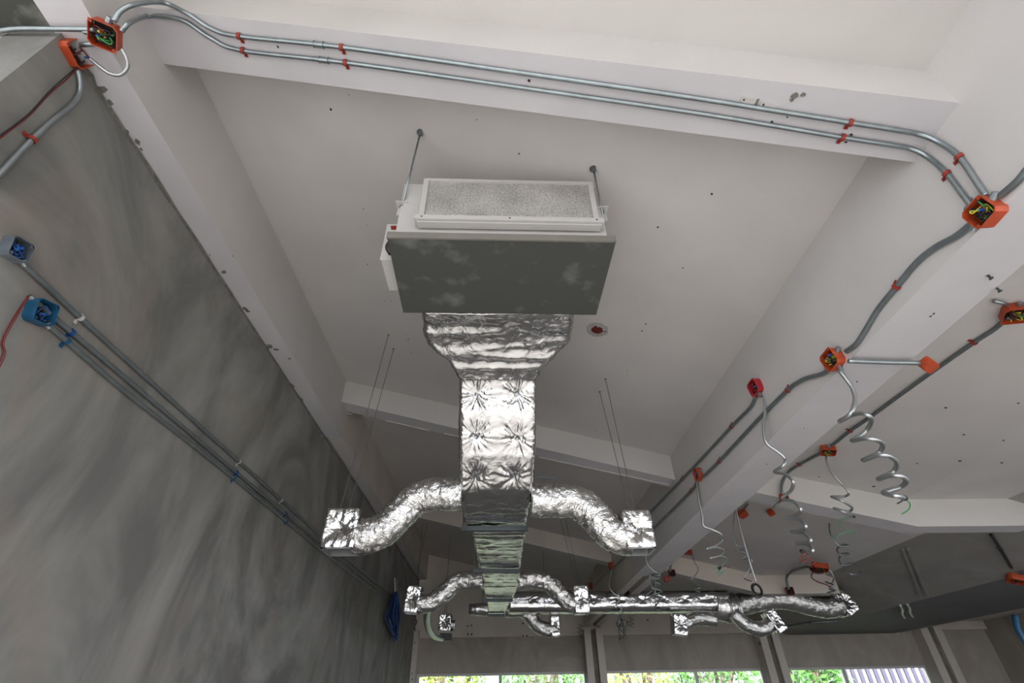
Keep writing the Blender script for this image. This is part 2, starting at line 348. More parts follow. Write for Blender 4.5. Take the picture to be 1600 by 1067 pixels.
for k, (a, c) in enumerate(cols):
    b = MB(); y0, y1 = YF-.16, YF+.18; ztop = HP+.06 if k else ZL; w = (c-a)
    if k:
        b.box(W(a, y0, -CZ/U), W(a+w*.36, y1, ztop)); b.box(W(a+w*.64, y0, -CZ/U), W(c, y1, ztop))
        o = struct(b.build('trim_column', 'cream_old'))
        MB().box(W(a+w*.36, y0+.05, -CZ/U), W(a+w*.64, y1-.01, ztop)).build('groove_infill', 'groove', o)
    else:
        o = struct(b.box(W(a, YF-.08, -CZ/U), W(c, y1, HP+.1)).build('trim_column', 'cream_old'))
        for j in range(16): blob('mortar_smear', 'mortar', W(a+.02+.03*random.random(), YF-.08, HP-.06-j*.075-.03*random.random()), X, Z, .02*random.uniform(.5, 1.3), o, j, .6)
# windows: frames, a mullion and glass in each opening
def glassmat():
    m, n, l, b = nt('window_glass'); b.inputs['Roughness'].default_value = .02; b.inputs['Transmission Weight'].default_value = 1; b.inputs['IOR'].default_value = 1.05
    b.inputs['Base Color'].default_value = (.95, .98, .96, 1); return m
M['glass'] = glassmat()
for k, ((a, c), mx) in enumerate(zip(bays[:3], (-.03, 2.9, 5.15))):
    w = struct(MB().box(W(a, YF+.08, HW-.03), W(c, YF+.12, HW+.001)).build('window_%d' % (k+1), 'frame'))
    MB().box(W(a, YF+.08, -.75), W(c, YF+.12, -.70)).build('window_sill', 'frame', w)
    for x in (a, mx-.02, c-.03): MB().box(W(x, YF+.075, -.70), W(x+.04, YF+.125, HW-.03)).build('mullion', 'frame', w)
    struct(MB().box(W(a, YF+.06, -CZ/U), W(c, YF+.16, -.75)).build('wall_far_dado', 'panel'))
    for x0, x1 in ((a+.04, mx-.02), (mx+.02, c-.03)): MB().box(W(x0, YF+.095, -.70), W(x1, YF+.10, HW-.03)).build('pane', 'glass', w)

# ------------------------------------------------------------------ outdoors, seen through the far windows
struct(MB().box((-60, YF*U+.5, -.35), (60, 70, -.15)).build('ground', 'grass'))
struct(MB().box((-60, -60, -.35), (60, YF*U+.49, -.155)).build('ground_yard', 'yard'))
def leafy(name, label, c, R, H, n, m, kind, ll):
    t = thing(name, label, 'tree' if 'tree' in name else 'plant', c)
    b = MB(); c = Vector(c); rd = random.Random(int(c.x*10)+5)
    for i in range(n):
        th = rd.uniform(0, 2*PI); ph = math.acos(rd.uniform(-1, 1)); rr_ = rd.uniform(.55, 1)
        p = c + Vector((math.cos(th)*math.sin(ph)*R*rr_, math.sin(th)*math.sin(ph)*R*rr_, H*.62 + math.cos(ph)*H*.45*rr_))
        d = Vector((rd.uniform(-1, 1), rd.uniform(-1, 1), rd.uniform(-1, .6))).normalized(); s = d.orthogonal().normalized(); L = ll*rd.uniform(.6, 1.3)
        b.add([p, p+d*L*.5+s*L*.22, p+d*L, p+d*L*.5-s*L*.22], [(0, 1, 2, 3)])
    o = b.build('foliage', m, t); o['kind'] = 'stuff'
    b = MB()
    for j in range(5):
        a = 2*PI*j/5+rd.random(); b.tube(smooth([c+Vector((0, 0, -.15)), c+Vector((math.cos(a)*R*.15, math.sin(a)*R*.15, H*.4)), c+Vector((math.cos(a)*R*.55, math.sin(a)*R*.55, H*.85))], 3), .035*H/2, 6)
    b.build('branches', 'bark', t)
leafy('leafy_shrub', 'yellow-green shrub outside the leftmost part of the first far window', (-1.5, 17.5, 0), 1.2, 3.0, 1500, 'leafb', 0, .17)
leafy('leafy_tree', 'bright green leafy tree outside the right half of the first far window', (1.3, 19, 0), 1.5, 3.8, 2000, 'leafa', 0, .16)
leafy('leafy_shrub', 'green shrub outside the second far window, left of its mullion', (4.3, 18.5, 0), 1.2, 3.0, 1300, 'leafb', 0, .15)
leafy('leafy_tree', 'dense green tree outside the second far window, right of its mullion', (7.0, 19.5, 0), 1.6, 3.6, 2000, 'leafa', 0, .2)
leafy('leafy_shrub', 'big-leaved shrub outside the third far window beside the column', (9.3, 18.0, 0), 1.2, 3.2, 1200, 'leafa', 0, .26)
def palm(label, c, H):
    t = thing('fan_palm', label, 'plant', c); c = Vector(c)
    MB().tube([c-Vector((0, 0, .15)), c+Vector((.05, 0, H*.7))], .1, 8).build('trunk', 'bark', t)
    for k in range(9):
        a = 2*PI*k/9; top = c+Vector((.05, 0, H*.7)); b = MB()
        d = Vector((math.cos(a), math.sin(a), .5)).normalized(); base = top+d*.35; s = d.cross(Z).normalized()
        b.tube([top, base], .012, 5)
        for j in range(13):
            q = (j-6)/6*1.15; e = (d*math.cos(q)+s*math.sin(q)).normalized(); L = .95
            n_ = e.cross(Z).normalized()
            b.add([base, base+e*L*.5+n_*.035, base+e*L-Vector((0, 0, .15)), base+e*L*.5-n_*.035], [(0, 1, 2, 3)])
        b.build('frond', 'leafa', t)
palm('green fan palm outside the third far window, right of its mullion', (11.3, 21.5, 0), 2.9)
palm('green fan palm outside the middle of the second far window', (5.7, 15.2, 0), 2.0)
t = thing('slat_fence', 'pale purple slatted screen outside the right end of the third far window', 'fence', (13.2, 19.6, -.15))
for k in range(16): MB().box((11.4+k*.26, 19.6, -.15), (11.52+k*.26, 19.65, 3.2)).build('slat', 'slat', t)
MB().box((11.2, 19.66, .3), (15.6, 19.72, .4)).build('rail', 'slat', t); MB().box((11.2, 19.66, 2.4), (15.6, 19.72, 2.5)).build('rail', 'slat', t)
t = thing('garden_building', 'low pale rendered building behind the trees outside the far windows', 'building', (4, 27, -.15))
MB().box((-8, 26, -.15), (18, 30, 2.9)).build('building_wall', 'pale', t)
MB().box((-8.4, 25.6, 2.9), (18.4, 30.4, 3.1)).build('roof', 'frame', t)
for k in range(6): MB().box((-5+k*4, 25.96, .9), (-3.6+k*4, 26.02, 2.2)).build('window', 'boxgrey', t)

# ------------------------------------------------------------------ ceiling-hung fan coil unit
ZA = 1.30
pts = [atz(607, 371, ZA), atz(960, 381, ZA), atz(933, 494, ZA), atz(627, 487, ZA)]
yf = (pts[0].y+pts[1].y)/2; yr = (pts[2].y+pts[3].y)/2
x0 = (pts[0].x+pts[3].x)/2; x1 = (pts[1].x+pts[2].x)/2
zA = ZA*U+CZ
skew = (pts[1].y-pts[0].y)/(pts[1].x-pts[0].x)*.6
ax = Vector((1, skew, 0)).normalized(); ay = Vector((-skew, 1, 0)).normalized()
cc = Vector(((x0+x1)/2, (yf+yr)/2, zA)); wA = x1-x0; dA = yr-yf
AC = thing('fan_coil_unit', 'white ceiling-hung air conditioning unit with dark underside and silver filter', 'air conditioner', cc)
MB().obox(cc+Z*.014, ax, ay, Z, wA, dA, .028).build('drain_board', 'pan', AC, bevel=.003)
lip = MB().obox(cc+Z*.018-ay*(dA/2+.006), ax, ay, Z, wA+.004, .012, .040).build('board_edge', 'panlip', AC, bevel=.002)
def fy(px, py, off=0):        # on the front face of the unit
    return onp(px, py, cc-ay*(dA/2-.03+off), ay)
zt, zbm = (fy(795, 290).z), (fy(795, 354).z)
bt = zt-cc.z-.03+.012
MB().obox(cc+Z*(.03+bt/2)+ay*.01, ax, ay, Z, wA-.045, dA-.06, bt).build('casing', 'white', AC, bevel=.004)
fl, fr_ = fy(652, 350).dot(ax), fy(939, 362).dot(ax)
zt, zbm = (fy(795, 290).z), (fy(795, 354).z)
cx = (fl+fr_)/2-cc.dot(ax); wF = fr_-fl; hF = zt-zbm; fc = cc+ax*cx-ay*(dA/2-.012); fc.z = (zt+zbm)/2
b = MB(); bw = .028
b.obox(fc+Z*(hF/2-bw/4), ax, ay, Z, wF-.03, .035, bw/2+.004); 
b.obox(fc-ax*(wF/2-bw*.75), ax, ay, Z, bw, .034, hF); b.obox(fc+ax*(wF/2-bw*.75), ax, ay, Z, bw, .034, hF)
fr = b.build('filter_frame', 'white', AC, bevel=.002)
MB().obox(fc-Z*(hF/2)-ay*.012, ax, ay, Z, wF+.015, .05, .03).obox(fc-Z*(hF/2+.022)-ay*.004, ax, ay, Z, wF-.01, .04, .008).build('frame_flange', 'white', AC, bevel=.0008)
MB().obox(fc+ay*.004, ax, ay, Z, wF-bw*2.2, .02, hF-bw).build('filter', 'filter', AC)
for s in (-.47, 0, .47): MB().tube([fc-Z*(hF/2)+ax*s*wF-ay*.038, fc-Z*(hF/2)+ax*s*wF-ay*.036+ay*.01], .005, 8).build('screw', 'steelbar', fr)
for (px, py, px2, py2, l2) in ((628, 322, 657, 207, 'l'), (941, 330, 930, 247, 'r')):
    p = onp(px, py, cc-ay*(dA/2-.05), ay); q = atc(px2, py2)
    if l2 == 'r': q.y = q.y*.5+p.y*.5
    br = MB().obox(p+Z*.01, ax, ay, Z, .06, .05, .006).obox(p+ay*.02-Z*.02, ax, ay, Z, .05, .006, .07).build('hanger_bracket', 'white', AC)
    rod = MB().tube([p-Z*(.03 if l2 == 'l' else .10), q+Z*.02], .0055, 8).build('threaded_rod', 'galv', AC, smooth=True)
    nb = MB()
    for dz in (.018, -.006): nb.prism([p+Z*dz+(X*math.cos(k*PI/3)+Y*math.sin(k*PI/3))*.013 for k in range(6)], Z, .011)
    nb.prism([p+Z*.026+(X*math.cos(k*PI/8)+Y*math.sin(k*PI/8))*.017 for k in range(16)], Z, .003)
    nb.build('nut', 'galv', rod)
    nb = MB().prism([q-Z*.010+(X*math.cos(k*PI/3)+Y*math.sin(k*PI/3))*.015 for k in range(6)], Z, .018)
    nb.prism([q-Z*.001+(X*math.cos(k*PI/8)+Y*math.sin(k*PI/8))*.022 for k in range(16)], Z, .004); nb.build('ceiling_anchor', 'galv_dark', rod)
e0 = cc-ax*(wA/2)
q0, q1 = atz(595, 407, 1.325), atz(604, 454, 1.325); ztop = aty(609, 352, q0.y/U).z
cb = MB().box((q0.x, q0.y, q0.z), (e0.x+.04, q1.y, ztop)).build('control_box', 'white', AC, bevel=.003)
MB().box((q0.x-.004, q0.y-.006, q0.z-.002), (e0.x+.02, q0.y, ztop+.004)).build('cover', 'white', cb, bevel=.001)
MB().tube(smooth([e0+ax*.02-ay*.19+Z*.07, e0-ax*.006-ay*.19+Z*.062, e0-ax*.012-ay*.185+Z*.035, e0+ax*.004-ay*.175+Z*.008], 4), .017, 10).build('cable_gland', 'black', AC, smooth=True)
MB().obox(e0+ax*.005-ay*.20+Z*.17, ax, ay, Z, .04, .02, .008).build('red_tag', 'redclip', AC)

# ------------------------------------------------------------------ insulated ductwork
def crinkle(p, f, a):
    q = p*f
    n1 = noise.noise(q); n2 = noise.noise(q*2.1+Vector((7, 3, 1))); n3 = noise.noise(q*4.3+Vector((1, 9, 4)))
    return a*((1-abs(n1)*2)*.5 + (1-abs(n2)*2)*.3 + n3*.2 - .4)
def sweep(name, m, rings, parent, disp, dimples=(), closed_ends=(True, True), sm=True):
    """rings: list of lists of points (closed loops). disp(p, i, j) -> outward offset"""
    nr, nv = len(rings), len(rings[0]); V = []
    for i, rg in enumerate(rings):
        nx = rings[min(i+1, nr-1)]; pv = rings[max(i-1, 0)]
        for j, p in enumerate(rg):
            tu = rg[(j+1) % nv]-rg[j-1]; tv = nx[j]-pv[j]; nn = tu.cross(tv)
            nn = nn.normalized() if nn.length > 1e-12 else Vector((0, 0, 0))
            V.append((p, nn))
    cen = sum((v for v, _ in V[:nv]), Vector())/nv
    sg = 1 if (V[0][0]-cen).dot(V[0][1]) > 0 else -1
    out = []
    for k, (p, nn) in enumerate(V):
        nn = nn*sg; d = disp(p, k//nv, k % nv)
        for (c, R, D) in dimples:
            r = (p-c).length
            if r < R*2.6:
                e1 = nn.orthogonal().normalized(); e2 = nn.cross(e1)
                e1 = (X-nn*X.dot(nn)); e1 = e1.normalized() if e1.length > .1 else (Z-nn*Z.dot(nn)).normalized(); e2 = nn.cross(e1)
                th = math.atan2((p-c).dot(e2), (p-c).dot(e1)); q = r/R
                nz = noise.noise(Vector((math.cos(th)*4.2, math.sin(th)*4.2, c.x*9+c.z*7)))
                nz2 = noise.noise(Vector((math.cos(th)*8.5, math.sin(th)*8.5, c.x*5+3)))
                d += -D*math.exp(-q*1.7) + D*.5*(nz*.8+nz2*.7)*math.exp(-((q-.55)/.62)**2)
        out.append(p+nn*d)
    F = []
    for i in range(nr-1):
        for j in range(nv): F.append((i*nv+j, i*nv+(j+1) % nv, (i+1)*nv+(j+1) % nv, (i+1)*nv+j))
    if closed_ends[0]: F.append(tuple(range(nv))[::-1])
    if closed_ends[1]: F.append(tuple(range((nr-1)*nv, nr*nv)))
    b = MB(); b.add(out, F); return b.build(name, m, parent, smooth=sm)
def rrect(w, h, r, per):     # rounded rectangle outline in 2D with even-ish spacing
    base = []
    for cx_, cy_, a0 in ((w/2-r, h/2-r, 0), (-w/2+r, h/2-r, PI/2), (-w/2+r, -h/2+r, PI), (w/2-r, -h/2+r, 3*PI/2)):
        for k in range(5): a = a0+PI/2*k/4; base.append(Vector((cx_+r*math.cos(a), cy_+r*math.sin(a), 0)))
    base.append(base[0].copy()); L = sum((b_-a_).length for a_, b_ in zip(base, base[1:])); out = []; step = L/per; d = 0; acc = 0; i = 0
    for k in range(per):
        t = k*step
        while i < len(base)-2 and acc+(base[i+1]-base[i]).length < t: acc += (base[i+1]-base[i]).length; i += 1
        seg = (base[i+1]-base[i]).length; out.append(base[i].lerp(base[i+1], min(1, (t-acc)/max(seg, 1e-9))))
    return out
def lerp_st(st, step):       # densify stations (bottom centre, width, height)
    out = []
    for (a, b_) in zip(st, st[1:]):
        n_ = max(1, int((b_[0]-a[0]).length/step))
        for k in range(n_):
            t = k/n_; out.append((a[0].lerp(b_[0], t), a[1]+(b_[1]-a[1])*t, a[2]+(b_[2]-a[2])*t))
    out.append(st[-1]); return out
def smooth_st(st, k=5):
    P = smooth([s[0] for s in st], k); ws = smooth([Vector((s[1], s[2], 0)) for s in st], k)
    return [(p, w.x, w.y) for p, w in zip(P, ws)]
def boxduct(name, m, st, parent, per=140, step=.012, r=.03, dimples=(), amp=.006, freq=9, bulge=.012, cross_fold=0.0, ends=(True, True), side=None):
    st = lerp_st(st, step); rings = []; cs = [s[0] for s in st]
    for i, (c, w, h) in enumerate(st):
        t = (cs[min(i+3, len(cs)-1)]-cs[max(i-3, 0)]).normalized()
        sx = side if side is not None else X
        sx = (sx-t*sx.dot(t)).normalized(); up = sx.cross(t).normalized()
        if up.z < -.2 or (abs(up.z) <= .2 and up.y < 0): up = -up
        mid = c+up*h/2
        rings.append([mid+sx*q.x*(1+bulge*0)+up*q.y for q in rrect(w, h, min(r, h*.4), per)])
    def disp(p, i, j):
        v = crinkle(p, freq, amp)
        if cross_fold: v += cross_fold*(1-2*abs(noise.noise(Vector((p.x*1.2, p.y*11, p.z*11)))))
        return v
    return sweep(name, m, rings, parent, disp, dimples, ends)
def st_px(l, r_, py, z, h, dy=0):
    a, b_ = atz(l, py, z), atz(r_, py, z); c = (a+b_)/2; return (c, (b_-a).length, h)
D1 = thing('insulated_air_duct', 'large foil-wrapped rectangular duct dropping from the air conditioning unit', 'air duct', atz(778, 600, 1.25))
stA = [st_px(660, 897, 488, 1.335, .24), st_px(662, 895, 505, 1.33, .24), st_px(668, 888, 534, 1.31, .24), st_px(690, 866, 556, 1.28, .235), st_px(709, 846, 576, 1.255, .225), st_px(716, 839, 592, 1.235, .22)]
boxduct('plenum', 'foil', smooth_st(stA), D1, per=260, step=.008, r=.03, amp=.014, freq=6, cross_fold=.014)
stB = [st_px(716, 839, 590, 1.235, .22), st_px(717, 838, 603, 1.21, .24), st_px(716, 838, 650, 1.09, .26), st_px(716, 837, 700, .97, .27), st_px(717, 836, 740, .885, .27), st_px(718, 833, 766, .835, .26), st_px(722, 827, 800, .80, .25), st_px(726, 822, 823, .795, .24)]
SB = smooth_st(stB)
def on_poly(px, py):   # point on the underside at a pixel row
    best = min(SB, key=lambda s: abs(( (s[0]-EYE).dot(CU)/(s[0]-EYE).dot(CF))*-FPX+533.5-py)); d = ray(px, py)
    return EYE+d*((best[0]-EYE).dot(CF))
dm = [(on_poly(x_, y_), .10, .036) for x_, y_ in ((745, 617), (808, 615), (743, 683), (808, 686), (743, 750), (803, 748))]
riser = boxduct('riser', 'foil', SB, D1, per=230, step=.008, r=.035, dimples=dm, amp=.007, freq=10, cross_fold=.005)
for c, _, _ in dm: MB().tube([c+(EYE-c).normalized()*-.018, c+(EYE-c).normalized()*-.012], .008, 8).build('insulation_pin', 'galv', riser)
D2 = thing('insulated_air_duct', 'narrower foil-wrapped trunk duct running to the far end behind the first hanger bar', 'air duct', atz(778, 880, .8))
boxduct('first_section', 'foil', [st_px(736, 822, 829, .80, .2), st_px(741, 818, 850, .80, .2), st_px(750, 812, 892, .80, .2)], D2, per=120, step=.02, amp=.010, freq=7, cross_fold=.010)
boxduct('second_section', 'foil', [st_px(752, 812, 894, .79, .19), st_px(754, 810, 915, .79, .19), st_px(759, 802, 935, .79, .19)], D2, per=100, step=.03, amp=.010, freq=6, cross_fold=.008)
boxduct('third_section', 'foil', [st_px(761, 800, 937, .79, .18), st_px(763, 789, 960, .79, .18)], D2, per=90, step=.03, amp=.010, freq=6, cross_fold=.006)
# flexible branches
def sleeve(name, m, cl, rad, parent, n=64, step=.009, amp=.012, freq=12, wrap=True):
    pts = resample(smooth(cl, 10), step); a = None; rings = []
    for i, p in enumerate(pts):
        t = (pts[min(i+1, len(pts)-1)]-pts[max(i-1, 0)]).normalized()
        a = t.orthogonal() if a is None else a-t*a.dot(t); a.normalize(); b_ = t.cross(a)
        rings.append([p+(a*math.cos(2*PI*j/n)+b_*math.sin(2*PI*j/n))*rad for j in range(n)])
    def disp(p, i, j):
        v = crinkle(p, freq, amp)
        q = Vector((i*step*40+noise.noise(p*7)*1.5, math.cos(2*PI*j/n)*1.5, math.sin(2*PI*j/n)*1.5))
        return v + amp*.75*(.5-abs(noise.noise(q))*2) + amp*.28*(.5-abs(noise.noise(q*2.1))*2) - amp*.2
    return sweep(name, m, rings, parent, disp)
def outlet(parent, c, w, d, h, seed, tilt=0.0, yaw=0.0, coll=None):
    R_ = Matrix.Rotation(tilt, 3, 'Y') @ Matrix.Rotation(yaw, 3, 'Z'); c = Vector(c)
    a1, a2, a3 = R_ @ X, R_ @ Y, R_ @ Z
    rings = []; n_ = max(8, int(h/.012))
    for i in range(n_+1):
        t = i/n_; k = 1-.05*math.cos(t*PI)*0 - .06*(abs(2*t-1)**4)
        rings.append([c+a3*(h*(t-.5))+a1*q.x*k+a2*q.y*k for q in rrect(w, d, .02, 76)])
    dmp = [(c-a2*d/2, w*.38, .034), (c-a3*0+a1*w/2, w*.38, .026)]
    o = sweep('outlet_box', 'foil', rings, parent, lambda p, i, j: crinkle(p+Vector((seed, 0, 0)), 14, .009), dmp, (False, True))
    b = MB(); lo = rrect(w*.90, d*.90, .015, 24); li = rrect(w*.80, d*.80, .01, 24); z_ = -h/2
    P = lambda q, zz: c+a1*q.x+a2*q.y+a3*zz
    b.add([P(q, z_-.006) for q in lo]+[P(q, z_-.006) for q in li]+[P(q, z_+.10) for q in li], [(i, (i+1) % 24, 24+(i+1) % 24, 24+i) for i in range(24)]+[(24+i, 24+(i+1) % 24, 48+(i+1) % 24, 48+i) for i in range(24)]+[tuple(range(48, 72))])
    b.build('outlet_rim', 'duct', o)
    return o
def branch(label, cl, rad, box=None, seed=0, amp=.012, handle=None, tilt=0, name='flexible_branch_duct', step=.009, yaw=0):
    t = thing(name, label, 'air duct', cl[-1])
    sleeve('sleeve', 'foil2' if box else 'galv', cl, rad, t, amp=amp, step=step)
    if box: outlet(t, box[0], box[1], box[2], box[3], seed, tilt, yaw)
    if handle:
        MB().tube(handle, .0045, 6).build('damper_handle', 'steelbar', t)
    return t
YB = 2.36
P1 = lambda L, y: [aty(x_, y_, y) for x_, y_ in L]
hl = [aty(711, 757, YB-.09), aty(689, 760, YB-.09), aty(687, 773, YB-.09)]
branch('left branch duct nearest the camera, crumpled foil sleeve ending in a hanging outlet box', P1([(722, 772), (700, 772), (672, 773), (650, 780), (622, 806), (597, 829), (572, 838), (556, 838)], YB), .106, (aty(538, 831, YB), .225, .225, .24), 1, handle=hl)
hl = [aty(838, 745, YB-.09), aty(866, 747, YB-.09), aty(865, 763, YB-.09)]
branch('right branch duct nearest the camera, crumpled foil sleeve ending in a bright outlet box', P1([(830, 781), (862, 782), (895, 783), (922, 798), (944, 822), (962, 836), (985, 838)], YB), .110, (aty(993, 832, YB), .20, .22, .23), 4, handle=hl)
Y2 = 4.25
branch('second left branch duct near the grey wall with a dented foil outlet box', P1([(755, 906), (735, 906), (712, 910), (692, 928), (672, 941), (652, 943)], Y2), .095, (aty(646, 937, Y2), .17, .2, .25), 7, amp=.014, tilt=.10,
       handle=P1([(752, 903), (733, 906), (731, 916)], Y2-.09), step=.016)
branch('second right branch duct in front of the cross duct with tall foil outlet box', P1([(810, 908), (835, 905), (858, 911), (876, 928), (893, 943), (905, 943)], Y2), .095, (aty(907, 937, Y2), .17, .2, .26), 9, amp=.014,
       handle=P1([(814, 900), (823, 902), (823, 910)], Y2-.09), step=.016)
Y3 = 6.3
t = branch('small far left hanging outlet with a bare round collar and a square black grille', P1([(700, 977), (711, 977)], Y3), .075, (aty(696, 973, Y3), .20, .2, .22), 12, step=.02, name='hanging_outlet')
MB().box(aty(688, 1002, Y3)-Y*.08, aty(706, 990, Y3)+Y*.08).build('black_grille', 'black', t)
branch('bent silver flexible hose joining the second left branch to the far grille', [aty(669, 946, 4.35), aty(667, 968, 4.9), aty(671, 984, 5.4), aty(680, 994, 5.9), aty(691, 997, 6.25)], .042, None, 0, amp=.004, name='flexible_hose', step=.02)
branch('small sagging branch duct at the far end below the cross duct', P1([(790, 954), (812, 953), (826, 961), (838, 976), (855, 984), (868, 982)], Y3), .10, (aty(867, 978, Y3), .15, .18, .27), 15, amp=.012, step=.02)
t = thing('duct_stub', 'short open stub duct with bare round collar left of the trunk end', 'air duct', aty(745, 952, Y3))
sleeve('sleeve', 'foild', P1([(769, 953), (752, 952), (743, 952)], Y3+.25), .095, t, amp=.008, step=.02)
MB().tube(P1([(745, 952), (733, 952)], Y3+.25), .08, 20).build('collar', 'duct', t, smooth=True)
# cross duct running to the right
YX = 6.15
cr0, cr1 = aty(796, 942, YX), aty(1135, 940, YX)
D3 = thing('insulated_cross_duct', 'long straight foil-wrapped duct running to the right across the far end', 'air duct', cr0)
rad = .17; L_ = (cr1-cr0).length; tx = (cr1-cr0).normalized()
rings = []; n_ = int(L_/.02)
for i in range(n_+1):
    p = cr0.lerp(cr1, i/n_); sy = tx.cross(Z).normalized(); su = sy.cross(tx)
    rings.append([p+sy*q.x+su*q.y for q in rrect(.36, .30, .10, 80)])
dms = [(aty(px_, 938, YX)-Y*.17, .09, .03) for px_ in (832, 868, 926, 962, 999, 1029, 1066, 1100)]
sweep('duct_sleeve', 'foil', rings, D3, lambda p, i, j: crinkle(p, 6, .006), dms)
for i, px_ in enumerate((826, 912, 1110)):
    MB().tube([aty(px_, 928, YX)-Y*.19, aty(px_, 958, YX)-Y*.15], .004, 6).build('tie_wire', 'wire', D3)
MB().obox(aty(1024, 955, YX)-Y*.05, X, Y, Z, .07, .3, .03).build('support_foot', 'steelbar', D3)
t = thing('duct_tee', 'wide foil-taped tee piece joining the cross duct to three far right branches', 'air duct', aty(1138, 948, YX))
sleeve('tee_body', 'foild', [aty(1115, 946, YX), aty(1135, 950, YX), aty(1152, 950, YX)], .20, t, amp=.012, step=.02)
for px_ in (1133, 1145): MB().tube([aty(px_, 950, YX), aty(px_+3, 950, YX)], .215, 30).build('metal_band', 'duct', t, smooth=True)
branch('far right end branch duct, long foil sleeve reaching a tilted box', P1([(1150, 946), (1175, 940), (1200, 936), (1228, 936), (1262, 944), (1290, 949), (1312, 946)], YX), .155, (aty(1316, 941, YX), .24, .26, .34), 21, amp=.014, tilt=-.5, step=.022)
branch('sagging curved foil branch duct under the far right tee with a tilted outlet box', P1([(1146, 958), (1160, 972), (1178, 981), (1194, 982), (1206, 972)], YX-.15), .10, (aty(1209, 970, YX-.15), .18, .2, .30), 23, amp=.012, tilt=-.45, step=.02)
branch('short foil branch duct left of the far right tee with a leaning outlet box', P1([(1118, 968), (1100, 966), (1084, 967), (1068, 975)], YX-.1), .10, (aty(1061, 976, YX-.1), .22, .2, .27), 25, amp=.012, tilt=.15, step=.02)

# hanger bars with their rods under the trunk duct
def hanger(label, l, r_, py, z, th=.03, top=True):
    a, b_ = atz(l, py, z), atz(r_, py, z); t = thing('duct_hanger', label, 'hanger', a)
    c = (a+b_)/2; d = (b_-a).normalized(); n_ = Z.cross(d).normalized()
    MB().obox(c, d, n_, Z, (b_-a).length, .035, .004).obox(c+n_*.016+Z*0, d, n_, Z, (b_-a).length, .004, th).obox(c-n_*.016, d, n_, Z, (b_-a).length, .004, th).build('channel_bar', 'steelbar', t)
    for e in (a+d*.012, b_-d*.012):
        top_ = Vector((e.x, e.y, W(0, 0, zc(e.x/U)).z))
        MB().tube([e-Z*.02, top_], .0055, 6).build('drop_rod', 'wire', t)
    return t
hanger('dark channel bar under the big duct just past the nearest branches', 721, 825, 826, .775, .035)
hanger('dark channel bar under the trunk duct between the second pair of branches', 739, 813, 892, .775, .035)
hanger('dark channel bar under the trunk duct behind the second pair of branches', 753, 801, 937.5, .77, .035)
hanger('short dark bar under the closed end of the trunk duct', 761, 788, 961, .77, .03)
# thin wires holding the outlet boxes
def wires(label, prs, m='wire'):
    t = thing('suspension_wire', label, 'wire', prs[0][1])
    for (a, b_) in prs: MB().tube([a, b_], .0028, 5).build('wire_strand', m, t); MB().tube([a-Z*.004, a+Z*.0], .010, 8).build('anchor', 'wire', t)
def topc(x_, y_): return atc(x_, y_, 0)
wires('pair of thin wires holding up the nearest left outlet box', [(topc(607, 523), aty(532, 795, YB)), (topc(615, 545), aty(545, 797, YB))])
wires('pair of thin wires holding up the nearest right outlet box', [(topc(946, 592), aty(992, 797, YB)), (topc(937, 612), aty(984, 800, YB))])
wires('pair of thin wires above the second left outlet box by the grey wall', [(topc(669, 806), aty(649, 915, Y2)), (topc(661, 812), aty(651, 915, Y2))])
wires('pair of thin wires above the second right outlet box', [(topc(873, 803), aty(903, 917, Y2)), (topc(881, 800), aty(907, 917, Y2))])
wires('pair of thin wires above the small far left hanging outlet', [(atc(704, 838), aty(694, 962, Y3)), (atc(701, 850), aty(698, 962, Y3))])
wires('two thin wires above the cross duct, below the green-tipped spiral', [(atc(1114, 888), aty(1118, 922, YX)), (atc(1125, 885), aty(1130, 922, YX))])
wires('single dark rod hanging right of the trunk above the far branch', [(atc(849, 855), aty(851, 957, YX-.3))])

